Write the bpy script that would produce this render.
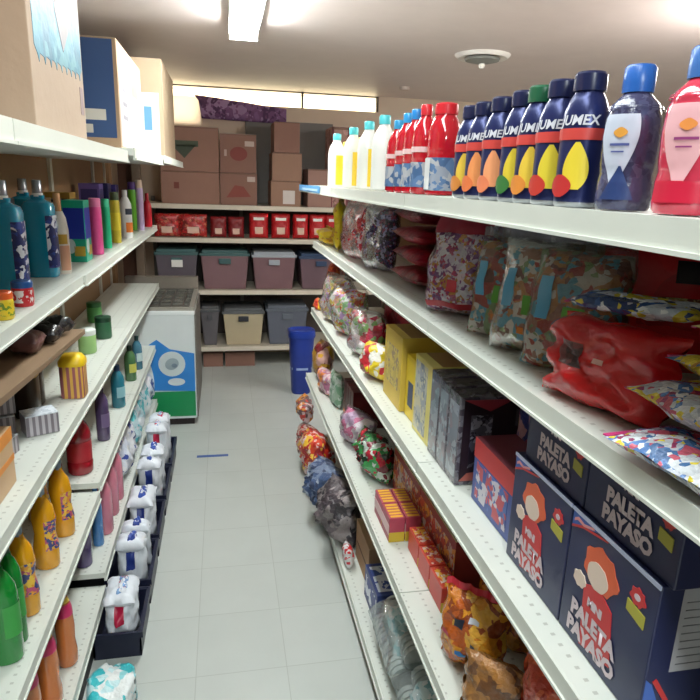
import bpy, bmesh, math, random
from mathutils import Vector, Matrix
PI = math.pi
random.seed(4)
SC = bpy.context.scene
for o in list(bpy.data.objects): bpy.data.objects.remove(o)
COL = SC.collection

# ---------------------------------------------------------------- camera
cd = bpy.data.cameras.new('camera'); cam = bpy.data.objects.new('camera', cd); COL.objects.link(cam)
rows = [Vector((0.98049,-0.193648,0.033769)),Vector((0.018568,0.262263,0.964818)),Vector((-0.195691,-0.945367,0.260742))]            # right, up, back axes in world space
M = Matrix((rows[0], rows[1], rows[2])).transposed().to_4x4()
M.translation = Vector((0, 0, 1.62))
cam.matrix_world = M
cd.sensor_width = 36; cd.lens = 620 * 36 / 700; cd.clip_start = .02
SC.camera = cam
# ---------------------------------------------------------------- world, lights, exposure
W = bpy.data.worlds.new('sky'); SC.world = W; W.use_nodes = True
W.node_tree.nodes['Background'].inputs[0].default_value = (1.0, .93, .78, 1)
W.node_tree.nodes['Background'].inputs[1].default_value = 4.0
SC.view_settings.view_transform = 'Standard'; SC.view_settings.look = 'None'
SC.view_settings.gamma = 1; SC.view_settings.use_curve_mapping = False
SC.view_settings.exposure = 0.55
def area(name, loc, sx, sy, power, col=(1, .98, .95), rot=(0, 0, 0)):
    l = bpy.data.lights.new(name, 'AREA'); l.shape = 'RECTANGLE'; l.size = sx; l.size_y = sy
    l.energy = power; l.color = col
    o = bpy.data.objects.new(name, l); o.location = loc; o.rotation_euler = rot; COL.objects.link(o); return o
CEIL = 2.38
def lamp(loc, power, col=(1, .98, .95), r=.12):
    l = bpy.data.lights.new('tube_light', 'POINT'); l.shadow_soft_size = r; l.energy = power; l.color = col
    o = bpy.data.objects.new('tube_light', l); o.location = loc; COL.objects.link(o)
TUBE = 72                      # emission of the fluorescent tubes in view
COOL = (.91, 1, 1)
area('tube_light', (.10, 1.0, 2.32), .2, 1.6, 12, COOL)
area('tube_light', (.10, -1.4, 2.32), .2, 1.6, 44, COOL)
lamp((2.27, 2.3, 2.2), 44, (1, .95, .9), .08)
lamp((-2.3, 1.5, 2.18), 10)
area('tube_light', (2.6, 3.2, 2.345), .2, 1.2, 20, COOL)

# ---------------------------------------------------------------- helpers: colour and materials
def lin(c):
    return tuple(((v / 255) / 12.92 if v / 255 <= .04045 else (((v / 255) + .055) / 1.055) ** 2.4) for v in c) + (1,)
MATS = {}
def nt_new(key):
    m = bpy.data.materials.new(key); m.use_nodes = True
    return m, m.node_tree, m.node_tree.nodes['Principled BSDF']
def mat(c, rough=.5, metal=0, bump=0, bscale=40, coat=0, vary=.06):
    k = ('p', c, rough, metal, bump, bscale, coat, vary)
    if k in MATS: return MATS[k]
    m, nt, b = nt_new('surface_%d_%d_%d' % c)
    N = nt.nodes; L = nt.links
    tc = N.new('ShaderNodeTexCoord'); no = N.new('ShaderNodeTexNoise'); no.inputs['Scale'].default_value = 9
    L.new(tc.outputs['Object'], no.inputs['Vector'])
    hs = N.new('ShaderNodeHueSaturation'); hs.inputs['Color'].default_value = lin(c)
    mr = N.new('ShaderNodeMapRange'); mr.inputs[3].default_value = 1 - vary; mr.inputs[4].default_value = 1 + vary
    L.new(no.outputs[0], mr.inputs[0]); L.new(mr.outputs[0], hs.inputs['Value']); L.new(hs.outputs[0], b.inputs['Base Color'])
    b.inputs['Roughness'].default_value = rough; b.inputs['Metallic'].default_value = metal
    b.inputs['Coat Weight'].default_value = coat
    if bump:
        n2 = N.new('ShaderNodeTexNoise'); n2.inputs['Scale'].default_value = bscale; n2.inputs['Detail'].default_value = 4
        L.new(tc.outputs['Object'], n2.inputs['Vector'])
        bp = N.new('ShaderNodeBump'); bp.inputs['Strength'].default_value = bump; bp.inputs['Distance'].default_value = .01
        L.new(n2.outputs[0], bp.inputs['Height']); L.new(bp.outputs[0], b.inputs['Normal'])
    MATS[k] = m; return m
def multi(cols, scale=30, rough=.25, bump=.5, stretch=(1, 1, 1), soft=.5, coat=.3):
    """printed foil or packed sweets: irregular patches of several colours"""
    k = ('m', tuple(cols), scale, rough, bump, stretch, soft)
    if k in MATS: return MATS[k]
    m, nt, b = nt_new('mixed_print')
    N = nt.nodes; L = nt.links
    tc = N.new('ShaderNodeTexCoord'); mp = N.new('ShaderNodeMapping'); mp.inputs['Scale'].default_value = stretch
    oi = N.new('ShaderNodeObjectInfo'); ad = N.new('ShaderNodeVectorMath'); ad.operation = 'ADD'
    ms = N.new('ShaderNodeMath'); ms.operation = 'MULTIPLY'; ms.inputs[1].default_value = 7
    L.new(oi.outputs['Random'], ms.inputs[0]); L.new(tc.outputs['Object'], mp.inputs[0])
    L.new(mp.outputs[0], ad.inputs[0]); L.new(ms.outputs[0], ad.inputs[1])
    nz = N.new('ShaderNodeTexNoise'); nz.inputs['Scale'].default_value = scale * .8
    L.new(ad.outputs[0], nz.inputs['Vector'])
    mx = N.new('ShaderNodeVectorMath'); mx.operation = 'MULTIPLY_ADD'
    mx.inputs[1].default_value = (1.2 * soft / scale,) * 3
    L.new(nz.outputs['Color'], mx.inputs[0]); L.new(ad.outputs[0], mx.inputs[2])
    vo = N.new('ShaderNodeTexVoronoi'); vo.inputs['Scale'].default_value = scale * 1.15;
    nz.inputs['Detail'].default_value = 3; L.new(mx.outputs[0], vo.inputs['Vector'])
    v2 = N.new('ShaderNodeTexVoronoi'); v2.inputs['Scale'].default_value = scale * 3.2; L.new(mx.outputs[0], v2.inputs['Vector'])
    s1 = N.new('ShaderNodeSeparateColor'); L.new(vo.outputs['Color'], s1.inputs[0])
    s2 = N.new('ShaderNodeSeparateColor'); L.new(v2.outputs['Color'], s2.inputs[0])
    lt = N.new('ShaderNodeMath'); lt.operation = 'LESS_THAN'; lt.inputs[1].default_value = .32; L.new(s2.outputs[0], lt.inputs[0])
    sp = N.new('ShaderNodeMix'); L.new(lt.outputs[0], sp.inputs[0]); L.new(s1.outputs[0], sp.inputs[2]); L.new(s2.outputs[1], sp.inputs[3])
    cr = N.new('ShaderNodeValToRGB'); cr.color_ramp.interpolation = 'CONSTANT'
    e = cr.color_ramp.elements
    e[0].position = 0; e[0].color = lin(cols[0]); e[1].position = 1 / len(cols); e[1].color = lin(cols[1])
    for i, c in enumerate(cols[2:]):
        q = e.new((i + 2) / len(cols)); q.color = lin(c)
    L.new(sp.outputs[0], cr.inputs[0]); L.new(cr.outputs[0], b.inputs['Base Color'])
    b.inputs['Roughness'].default_value = rough; b.inputs['Coat Weight'].default_value = coat
    b.inputs['Coat Roughness'].default_value = .15
    n2 = N.new('ShaderNodeTexNoise'); n2.inputs['Scale'].default_value = 38; n2.inputs['Detail'].default_value = 5
    L.new(tc.outputs['Object'], n2.inputs['Vector'])
    bp = N.new('ShaderNodeBump'); bp.inputs['Strength'].default_value = bump; bp.inputs['Distance'].default_value = .02
    L.new(n2.outputs[0], bp.inputs['Height']); L.new(bp.outputs[0], b.inputs['Normal']); L.new(bp.outputs[0], b.inputs['Coat Normal'])
    MATS[k] = m; return m
def film(tint=(255, 255, 255), haze=.12, rough=.22):
    """clear plastic film"""
    k = ('f', tint, haze, rough)
    if k in MATS: return MATS[k]
    m = bpy.data.materials.new('clear_film'); m.use_nodes = True; nt = m.node_tree; N = nt.nodes; L = nt.links; N.clear()
    out = N.new('ShaderNodeOutputMaterial'); tr = N.new('ShaderNodeBsdfTransparent'); tr.inputs[0].default_value = lin(tint)
    gl = N.new('ShaderNodeBsdfGlossy'); gl.inputs['Roughness'].default_value = rough
    df = N.new('ShaderNodeBsdfDiffuse'); df.inputs[0].default_value = lin(tint)
    fr = N.new('ShaderNodeFresnel'); fr.inputs[0].default_value = 1.5
    tc = N.new('ShaderNodeTexCoord'); n2 = N.new('ShaderNodeTexNoise'); n2.inputs['Scale'].default_value = 22; n2.inputs['Detail'].default_value = 5
    L.new(tc.outputs['Object'], n2.inputs['Vector'])
    bp = N.new('ShaderNodeBump'); bp.inputs['Strength'].default_value = .6; bp.inputs['Distance'].default_value = .02
    L.new(n2.outputs[0], bp.inputs['Height'])
    for q in (gl, df): L.new(bp.outputs[0], q.inputs['Normal'])
    m1 = N.new('ShaderNodeMixShader'); m1.inputs[0].default_value = haze; L.new(tr.outputs[0], m1.inputs[1]); L.new(df.outputs[0], m1.inputs[2])
    m2 = N.new('ShaderNodeMixShader'); mm = N.new('ShaderNodeMath'); mm.operation = 'MULTIPLY'; mm.inputs[1].default_value = .55
    L.new(fr.outputs[0], mm.inputs[0]); L.new(mm.outputs[0], m2.inputs[0]); L.new(m1.outputs[0], m2.inputs[1]); L.new(gl.outputs[0], m2.inputs[2])
    L.new(m2.outputs[0], out.inputs[0]); MATS[k] = m; return m
def clearish(c, rough=.08, trans=.6):
    """tinted clear plastic bottle with its liquid"""
    k = ('c', c, rough, trans)
    if k in MATS: return MATS[k]
    m, nt, b = nt_new('tinted_plastic')
    b.inputs['Base Color'].default_value = lin(c); b.inputs['Roughness'].default_value = rough
    b.inputs['Subsurface Weight'].default_value = .25; b.inputs['Subsurface Radius'].default_value = (.02, .02, .02)
    b.inputs['Coat Weight'].default_value = .6
    MATS[k] = m; return m
def emit(c, s):
    k = ('e', c, s)
    if k in MATS: return MATS[k]
    m, nt, b = nt_new('lit_tube'); b.inputs['Emission Color'].default_value = lin(c); b.inputs['Emission Strength'].default_value = s
    MATS[k] = m; return m

# ---------------------------------------------------------------- helpers: meshes
class MB:
    def __init__(s): s.v = []; s.f = []
    def add(s, v, f):
        n = len(s.v); s.v += [tuple(p) for p in v]; s.f += [tuple(i + n for i in q) for q in f]; return s
    def box(s, x0, x1, y0, y1, z0, z1):
        return s.add([(x0,y0,z0),(x1,y0,z0),(x1,y1,z0),(x0,y1,z0),(x0,y0,z1),(x1,y0,z1),(x1,y1,z1),(x0,y1,z1)],
                     [(3,2,1,0),(4,5,6,7),(0,1,5,4),(1,2,6,5),(2,3,7,6),(3,0,4,7)])
    def tube(s, p, q, r, n=10, r2=None):
        p = Vector(p); q = Vector(q); d = (q - p).normalized(); a = d.orthogonal().normalized(); b = d.cross(a)
        r2 = r if r2 is None else r2; v = []
        for c, rr in ((p, r), (q, r2)):
            for i in range(n): t = 2 * PI * i / n; v.append(c + (a * math.cos(t) + b * math.sin(t)) * rr)
        f = [(i, (i+1) % n, n + (i+1) % n, n + i) for i in range(n)] + [tuple(range(n))[::-1], tuple(range(n, 2*n))]
        return s.add(v, f)
    def lathe(s, prof, sx=1, sy=1, n=28, c=(0,0,0), sq=2.0):
        v = []; f = []
        for (r, z) in prof:
            for i in range(n):
                t = 2 * PI * i / n; ct, st = math.cos(t), math.sin(t)
                k = (abs(ct) ** sq + abs(st) ** sq) ** (-1 / sq)
                v.append((c[0] + r * sx * ct * k, c[1] + r * sy * st * k, c[2] + z))
        m = len(prof)
        for j in range(m - 1):
            for i in range(n): f.append((j*n+i, j*n+(i+1) % n, (j+1)*n+(i+1) % n, (j+1)*n+i))
        f.append(tuple(range(n))[::-1]); f.append(tuple(range((m-1)*n, m*n)))
        return s.add(v, f)
    def build(s, name, m, parent=None, smooth=False, bevel=0, flip=False):
        me = bpy.data.meshes.new(name); me.from_pydata(s.v, [], s.f); me.update()
        bm = bmesh.new(); bm.from_mesh(me)
        if not flip: bmesh.ops.recalc_face_normals(bm, faces=bm.faces)
        if bevel: bmesh.ops.bevel(bm, geom=bm.edges[:], offset=bevel, segments=2, affect='EDGES', profile=.5)
        bm.to_mesh(me); bm.free()
        if smooth:
            for p in me.polygons: p.use_smooth = True
            if smooth == 'auto':
                me.set_sharp_from_angle(angle=.7)
        me.materials.append(m)
        o = bpy.data.objects.new(name, me); COL.objects.link(o)
        if parent: o.parent = parent
        return o
def tag(o, label, cat, group=None, kind=None):
    o['label'] = label; o['category'] = cat
    if group: o['group'] = group
    if kind: o['kind'] = kind
    return o
def thing(name, label, cat, loc=(0,0,0), rz=0, group=None, rx=0, ry=0):
    o = bpy.data.objects.new(name, None); COL.objects.link(o); o.empty_display_size = .05
    o.location = loc; o.rotation_euler = (rx, ry, rz); return tag(o, label, cat, group)
def struct(name, mb, m, **k):
    o = mb.build(name, m, **k); o['kind'] = 'structure'; return o
def dup(o, label, loc, rz=None, scale=None):
    c = o.copy(); COL.objects.link(c); c.location = loc; c['label'] = label
    if rz is not None: c.rotation_euler = (o.rotation_euler[0], o.rotation_euler[1], rz)
    if scale: c.scale = scale
    for ch in list(o.children):
        d = ch.copy(); COL.objects.link(d); d.parent = c
        for g in list(ch.children):
            e = g.copy(); COL.objects.link(e); e.parent = d
    return c
def textpart(s, size, frame, u, v, m, name='lettering', parent=None, bold=.0, slant=0, space=1.0):
    """raised lettering centred at (u, v) metres in a face frame (origin, U, V, N)"""
    cu = bpy.data.curves.new(name, 'FONT'); cu.body = s; cu.size = size; cu.align_x = 'CENTER'; cu.align_y = 'CENTER'
    cu.offset = bold; cu.shear = slant; cu.space_line = .8; cu.space_character = space; cu.resolution_u = 2
    tmp = bpy.data.objects.new('tmp', cu); COL.objects.link(tmp)
    dg = bpy.context.evaluated_depsgraph_get(); me = bpy.data.meshes.new_from_object(tmp.evaluated_get(dg))
    bpy.data.objects.remove(tmp)
    O, U, V, Nn = frame
    for p in me.vertices: p.co = O + U * (u + p.co.x) + V * (v + p.co.y) + Nn * .0016
    me.materials.clear(); me.materials.append(m)
    o = bpy.data.objects.new(name, me); COL.objects.link(o); o.parent = parent; return o
def poly(frame, pts, m, name, parent, off=.0008):
    O, U, V, Nn = frame
    v = [O + U * a + V * b + Nn * off for a, b in pts] + [O + U * a + V * b for a, b in pts]; n = len(pts)
    mb = MB().add(v, [tuple(range(n))] + [(i, (i+1) % n, n + (i+1) % n, n + i) for i in range(n)])
    return mb.build(name, m, parent)
def rect(frame, u0, u1, v0, v1, m, name, parent, off=.0008):
    return poly(frame, [(u0,v0),(u1,v0),(u1,v1),(u0,v1)], m, name, parent, off)
def oval(cu, cv, ru, rv, n=20, a=0):
    return [(cu + ru*math.cos(t)*math.cos(a) - rv*math.sin(t)*math.sin(a), cv + ru*math.cos(t)*math.sin(a) + rv*math.sin(t)*math.cos(a)) for t in [2*PI*i/n for i in range(n)]]
def frames(w, d, h):
    """box footprint x in 0..w, y in 0..d, z in 0..h; each face's frame as its viewer sees it"""
    X, Yv, Z = Vector((1,0,0)), Vector((0,1,0)), Vector((0,0,1))
    return {'-x': (Vector((0,d,0)), -Yv, Z, -X), '+x': (Vector((w,0,0)), Yv, Z, X), '-y': (Vector((0,0,0)), X, Z, -Yv), '+z': (Vector((0,0,h)), X, Yv, Z)}
def cbox(name, label, cat, x0, x1, y0, y1, z0, z1, m, group=None, body='carton', bevel=.002, rz=0):
    t = thing(name, label, cat, (x0, y0, z0), rz, group)
    w, d, h = x1-x0, y1-y0, z1-z0
    MB().box(0, w, 0, d, 0, h).build(body, m, t, bevel=bevel)
    return t, frames(w, d, h), (w, d, h)
def interp(prof, z):
    for (r0, z0), (r1, z1) in zip(prof, prof[1:]):
        if z0 <= z <= z1: return r0 + (r1-r0) * ((z-z0) / max(z1-z0, 1e-6))
    return prof[-1][0]
def wrap(prof, a, half, z0, z1, m, name, parent, sx=1, sy=1, sq=2.0, off=.0006, nz=12, na=10):
    """printed patch hugging a lathe body: centred at angle a (deg), half-width a number or function of 0..1 height"""
    v = []; f = []
    for j in range(nz+1):
        q = j / nz; z = z0 + (z1-z0)*q; r = interp(prof, z) + off
        hw = half(q) if callable(half) else half
        for i in range(na+1):
            t = math.radians(a + hw * (2*i/na - 1)); ct, st = math.cos(t), math.sin(t)
            k = (abs(ct) ** sq + abs(st) ** sq) ** (-1 / sq)
            v.append(((r*sx+off)*ct*k, (r*sy+off)*st*k, z))
    for j in range(nz):
        for i in range(na): f.append((j*(na+1)+i, j*(na+1)+i+1, (j+1)*(na+1)+i+1, (j+1)*(na+1)+i))
    return MB().add(v, f).build(name, m, parent, smooth=True, flip=True)
def pillow_mesh(w, h, t, seed=0, wr=.35, nx=14, nz=18, grow=1.0, taper=0, pinch=0):
    """soft filled bag standing on its bottom edge, front towards -Y"""
    rnd = random.Random(seed); ph = [rnd.uniform(0, 6.28) for _ in range(8)]
    v = []; f = []
    for s in (-1, 1):
        for j in range(nz+1):
            for i in range(nx+1):
                a = 2*i/nx - 1; b = 2*j/nz - 1
                ww = w * (1 - taper * (j/nz)) * (1 - pinch * max(0, abs(b) - .75) * 4 * .25)
                th = t/2 * (max(0, 1 - abs(a)**3.2))**.5 * (max(0, 1 - abs(b)**3.5))**.55
                n = math.sin(a*5+ph[0]+b*2) * math.sin(b*6+ph[1]) + .6*math.sin(a*11+ph[2]) * math.sin(b*9+ph[3]+a*3) + .35*math.sin(a*19+b*17+ph[4])
                th *= 1 + wr*.28*n
                e = .012*math.sin(b*9+ph[5+(s > 0)])*w*3*wr*abs(a)
                v.append((a*ww/2*grow + e, s*th*grow + .06*t*math.sin(b*3+ph[7]), h/2 + b*h/2*grow + .02*h*wr*math.sin(a*7+ph[6])*abs(b)))
    n1 = (nx+1)*(nz+1)
    for s in (0, 1):
        for j in range(nz):
            for i in range(nx):
                q = (j*(nx+1)+i, j*(nx+1)+i+1, (j+1)*(nx+1)+i+1, (j+1)*(nx+1)+i)
                f.append(tuple(k + s*n1 for k in (q if s == 0 else q[::-1])))
    m = MB().add(v, f); m.n1 = n1; m.nx = nx; m.nz = nz; return m
def weld(o):
    bm = bmesh.new(); bm.from_mesh(o.data); bmesh.ops.remove_doubles(bm, verts=bm.verts[:], dist=.0004)
    bmesh.ops.recalc_face_normals(bm, faces=bm.faces[:]); bm.to_mesh(o.data); bm.free()
    for p in o.data.polygons: p.use_smooth = True
def bagpatch(mb, i0, i1, j0, j1, m, name, parent, off=.0012):
    """a print on the bag's front, following its folds"""
    v = []; f = []; nx = mb.nx
    for j in range(j0, j1+1):
        for i in range(i0, i1+1):
            p = mb.v[j*(nx+1)+i]; v.append((p[0], p[1]-off, p[2]))
    c = i1-i0+1
    for j in range(j1-j0):
        for i in range(i1-i0): f.append((j*c+i, j*c+i+1, (j+1)*c+i+1, (j+1)*c+i))
    return MB().add(v, f).build(name, m, parent, smooth=True, flip=True)
def bag(name, label, cat, loc, rz, w, h, t, m, seal=None, group=None, rx=0, ry=0, patch=None, clear=None, seed=None, wr=.5, taper=0, sealh=.018, settle=True):
    """soft packet; patch = list of (i0,i1,j0,j1,material,name) on a 14 x 18 grid; clear = film material over contents"""
    seed = seed if seed is not None else int(abs(loc[1])*1000) + int(abs(loc[2])*77)
    T = thing(name, label, cat, loc, rz, group, rx, ry)
    mb = pillow_mesh(w, h, t, seed, wr, taper=taper)
    if clear:
        inner = pillow_mesh(w*.97, h*.93, t*.94, seed, wr, taper=taper)
        weld(inner.build('contents', m, T)); weld(mb.build('film', clear, T))
    else:
        weld(mb.build('packet', m, T))
    if seal:
        z = h; k = 1-taper
        v = []; f = []; n = 14
        for s in (-1, 1):
            for j in range(2):
                for i in range(n+1): v.append(((2*i/n-1)*w*k/2*.98, s*.0012 + .004*math.sin(i*1.7+seed), z - .004 + j*sealh + .002*(i % 2)))
        for s in (0, 1):
            for i in range(n):
                a = s*2*(n+1); f.append((a+i, a+i+1, a+n+1+i+1, a+n+1+i))
        MB().add(v, f).build('seal', seal, T)
    for p in (patch or []): bagpatch(mb, p[0], p[1], p[2], p[3], p[4], p[5], T)
    if settle:
        MW = Matrix.Translation(T.location) @ T.rotation_euler.to_matrix().to_4x4()
        T.location.z += loc[2] + .0028 - min((MW @ v.co).z for c in T.children for v in c.data.vertices)
    return T
WHITE = mat((236, 234, 228), .45); BLACK = mat((22, 22, 26), .5); CARD = mat((176, 136, 100), .8); SILVER = mat((170, 172, 176), .3, .6)
def soda(h, r, neck=.36):
    return [(r*.86, 0), (r, h*.025), (r, h*.30), (r*.985, h*.33), (r, h*.36), (r, h*.60), (r*.93, h*.69), (r*.72, h*.78), (r*.5, h*.84), (r*neck, h*.875), (r*neck, h*.9)]
def bottle(name, label, cat, x, y, z, h, r, body, cap, prof=None, capr=.42, caph=.11, sx=1, sy=1, sq=2.0, rz=0, group=None, lab=None, labz=(.2, .58), body_name='bottle_body'):
    T = thing(name, label, cat, (x, y, z), rz, group)
    P = prof or soda(h, r)
    MB().lathe(P, sx, sy, sq=sq).build(body_name, body, T, smooth='auto')
    zt = P[-1][1]; cr = r*capr
    cp = [(cr, zt-.004), (cr*1.02, zt+(h-zt)*.2), (cr, h-.003), (cr*.86, h)]
    MB().lathe(cp, min(sx, sy) if capr < .8 else sx, min(sx, sy) if capr < .8 else sy, n=24, sq=sq if capr >= .8 else 2).build('cap', cap, T, smooth='auto')
    if lab: wrap(P, 0, 180, h*labz[0], h*labz[1], lab, 'label_band', T, sx, sy, sq, na=28)
    return T, P
def squeeze(h, r): return [(r*.9, 0), (r, h*.03), (r, h*.62), (r*.92, h*.72), (r*.6, h*.82), (r*.4, h*.86), (r*.4, h*.88)]
def stick(h, r): return [(r*.92, 0), (r, h*.02), (r, h*.8), (r*.95, h*.84), (r*.8, h*.85)]
def jar(h, r): return [(r*.9, 0), (r, h*.05), (r, h*.72), (r*.92, h*.78), (r*.85, h*.8)]

# ================================================================ SETTING
def floor_mat():
    m, nt, b = nt_new('vinyl_tile'); N = nt.nodes; L = nt.links
    g = N.new('ShaderNodeNewGeometry'); mp = N.new('ShaderNodeMapping'); mp.inputs['Location'].default_value = (.12, .05, 0)
    L.new(g.outputs['Position'], mp.inputs[0])
    br = N.new('ShaderNodeTexBrick'); br.offset = 0; br.squash = 1
    for k, v in (('Scale', 1), ('Mortar Size', .0016), ('Mortar Smooth', .3), ('Brick Width', .305), ('Row Height', .305), ('Bias', 0)): br.inputs[k].default_value = v
    br.inputs['Color1'].default_value = lin((194, 198, 193)); br.inputs['Color2'].default_value = lin((190, 194, 189)); br.inputs['Mortar'].default_value = lin((172, 175, 169))
    L.new(mp.outputs[0], br.inputs['Vector'])
    n = N.new('ShaderNodeTexNoise'); n.inputs['Scale'].default_value = 5; n.inputs['Detail'].default_value = 6; L.new(g.outputs['Position'], n.inputs['Vector'])
    mr = N.new('ShaderNodeMapRange'); mr.inputs[3].default_value = .93; mr.inputs[4].default_value = 1.06; L.new(n.outputs[0], mr.inputs[0])
    hs = N.new('ShaderNodeHueSaturation'); L.new(br.outputs[0], hs.inputs['Color']); L.new(mr.outputs[0], hs.inputs['Value'])
    L.new(hs.outputs[0], b.inputs['Base Color']); b.inputs['Roughness'].default_value = .38
    return m
struct('floor', MB().box(-3.6, 4.2, -4, 6.2, -.05, 0), floor_mat())
CM = mat((212, 199, 195), .5, bump=.05, bscale=3, vary=.05)
struct('ceiling', MB().box(-3.6, 4.2, -4, 6.2, CEIL, CEIL+.05), CM)
WM = mat((160, 150, 140), .7)
BY = 5.86
struct('wall_left', MB().box(-3.65, -3.6, -4, 6.2, 0, CEIL), WM)
struct('wall_right', MB().box(4.2, 4.25, -4, 6.2, 0, CEIL), WM)
struct('wall_front', MB().box(-3.6, 4.2, -4.05, -4, 0, CEIL), WM)
wb = MB().box(-3.6, 4.2, BY, BY+.08, 0, 2.07).box(-.19, 4.2, BY, BY+.08, 2.07, 2.245).box(-3.6, -.95, BY, BY+.08, 2.07, CEIL); wb.box(1.40, 4.2, BY, BY+.08, 2.245, CEIL)
struct('wall_back', wb, mat((218, 200, 180), .8))
win = MB().box(-.19, 1.40, BY+.02, BY+.07, 2.238, 2.245).box(-.95, 1.40, BY+.03, BY+.07, 2.373, 2.379).box(-.95, -.19, BY+.02, BY+.07, 2.063, 2.07)
for x in (-.95, .70, 1.386): win.box(x, x+.014, BY+.01, BY+.07, 2.245, 2.379)
wo = struct('window_1', win, mat((52, 44, 40), .6))
gp = MB().box(-.19, 1.386, BY+.045, BY+.05, 2.245, 2.373).box(-.936, -.19, BY+.045, BY+.05, 2.07, 2.373).build('window_glass', film((255, 250, 235), .03, .05), wo); gp['kind'] = 'structure'
# side wall boards at the far left, beyond the end of the shelving
struct('wall_side', MB().box(-1.35, -.86, 4.9, 4.96, 0, CEIL), mat((112, 84, 62), .7))
struct('trim_1', MB().box(-.875, -.80, 4.86, 4.97, 0, CEIL), mat((146, 110, 74), .6))
struct('trim_2', MB().box(-.69, -.63, 5.2, 5.28, 0, CEIL), mat((120, 104, 88), .6))
struct('trim_3', MB().box(-.80, -.69, 5.25, 5.29, 0, CEIL), mat((92, 62, 48), .6))

# ceiling strip light (two tubes under a white tray), louvred ceiling vent, small sensor
t = thing('strip_light', 'white ceiling strip light with two glowing fluorescent tubes over the aisle', 'ceiling light', (.115, 2.25, CEIL))
MB().box(-.075, .075, 0, 1.25, -.045, -.0005).build('light_tray', mat((240, 240, 238), .4), t, bevel=.004)
for x in (-.042, .042):
    MB().tube((x, .03, -.062), (x, 1.22, -.062), .016, 14).build('fluorescent_tube', emit((246, 252, 250), TUBE), t, smooth='auto')
for y in (.012, 1.238): MB().box(-.07, .07, y-.01, y+.01, -.085, -.045).build('lamp_holder', WHITE, t)
t = thing('ceiling_vent', 'round white ceiling vent with a dark louvred centre', 'vent', (1.53, 3.8, CEIL))
MB().lathe([(.09, -.012), (.145, -.022), (.16, -.01), (.165, -.0006)], n=40).build('vent_ring', mat((226, 222, 216), .4), t, smooth='auto')
MB().lathe([(.03, -.05), (.10, -.034), (.105, -.0225)], n=32).build('louvre', mat((120, 122, 118), .5), t, smooth='auto')
MB().lathe([(.012, -.075), (.018, -.066), (.018, -.049)], n=16).build('knob', WHITE, t, smooth='auto')
tag(MB().lathe([(.025, CEIL-.03), (.04, CEIL-.022), (.045, CEIL-.001)], n=20, c=(1.45, 5.2, 0)).build('smoke_detector', mat((205, 190, 180), .5), smooth='auto'), 'small pale round smoke detector on the ceiling near the back window', 'smoke detector')

# ---------------------------------------------------------------- gondola shelving
def shelf_mat():
    m, nt, b = nt_new('perforated_shelf_enamel'); N = nt.nodes; L = nt.links
    g = N.new('ShaderNodeNewGeometry'); s = N.new('ShaderNodeSeparateXYZ'); L.new(g.outputs['Position'], s.inputs[0])
    def M_(op, a, b_=None):
        q = N.new('ShaderNodeMath'); q.operation = op
        for i, v in enumerate((a, b_)):
            if v is None: continue
            if isinstance(v, (int, float)): q.inputs[i].default_value = v
            else: L.new(v, q.inputs[i])
        return q.outputs[0]
    fy = M_('FRACT', M_('MULTIPLY', s.outputs[1], 40.)); fx = M_('FRACT', M_('MULTIPLY', M_('ABSOLUTE', s.outputs[0]), 20.))
    dy = M_('ABSOLUTE', M_('SUBTRACT', fy, .5)); dx = M_('ABSOLUTE', M_('SUBTRACT', fx, .5))
    hole = M_('MULTIPLY', M_('LESS_THAN', dy, .13), M_('LESS_THAN', dx, .075))
    sn = N.new('ShaderNodeSeparateXYZ'); L.new(g.outputs['Normal'], sn.inputs[0])
    hole = M_('MULTIPLY', hole, M_('GREATER_THAN', sn.outputs[2], .8))
    n = N.new('ShaderNodeTexNoise'); n.inputs['Scale'].default_value = 7; L.new(g.outputs['Position'], n.inputs['Vector'])
    mr = N.new('ShaderNodeMapRange'); mr.inputs[3].default_value = .94; mr.inputs[4].default_value = 1.04; L.new(n.outputs[0], mr.inputs[0])
    hs = N.new('ShaderNodeHueSaturation'); hs.inputs['Color'].default_value = lin((214, 217, 209)); L.new(mr.outputs[0], hs.inputs['Value'])
    mx = N.new('ShaderNodeMix'); mx.data_type = 'RGBA'; L.new(hole, mx.inputs['Factor']); L.new(hs.outputs[0], mx.inputs['A']); mx.inputs['B'].default_value = lin((180, 181, 173))
    L.new(mx.outputs['Result'], b.inputs['Base Color']); b.inputs['Roughness'].default_value = .4
    return m
SM = shelf_mat(); RAIL = mat((214, 217, 208), .4); RAIL2 = mat((205, 203, 192), .4)
PEG = mat((150, 116, 82), .7); DARKM = mat((40, 38, 40), .6)
def gondola(label, side, y0, y1, levels, xb, base_x, back=PEG, ztop=1.75, group=None, kick=True):
    """levels: (z_top, x_front). side +1 right of the aisle, -1 left"""
    T = thing('shelving_unit', label, 'shelving unit', (0, y0, 0), 0, group)
    s = side; L = y1-y0
    def bx(a, b, c, d, e, f_): return MB().box(min(a, b), max(a, b), c, d, e, f_)
    bx(s*xb, s*(xb+.02), .004, L-.004, .02, ztop).build('back_panel', back, T)
    for yy in (0.0, L-.02):
        u = bx(s*(xb-.012), s*(xb+.03), yy+.001, yy+.019, 0, ztop+.02); u.build('upright', RAIL2, T)
    if kick: bx(s*base_x, s*(xb-.012), .003, L-.003, .0, .055).build('kick_plate', DARKM, T)
    for z, xf in levels:
        sh = bx(s*(xf+.004), s*(xb-.013), .002, L-.002, z-.022, z); o = sh.build('shelf', SM, T, bevel=.001)
        r = bx(s*(xf-.002), s*(xf+.0035), .002, L-.002, z-.034, z+.0012)
        r.box(min(s*(xf-.006), s*(xf-.002)), max(s*(xf-.006), s*(xf-.002)), .002, L-.002, z-.034, z-.029)
        r.build('price_rail', RAIL, o)
    return T
RL = [(1.5975, .42), (1.290, .50), (.905, .495), (.505, .47), (.10, .45)]
XB = .93
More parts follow.
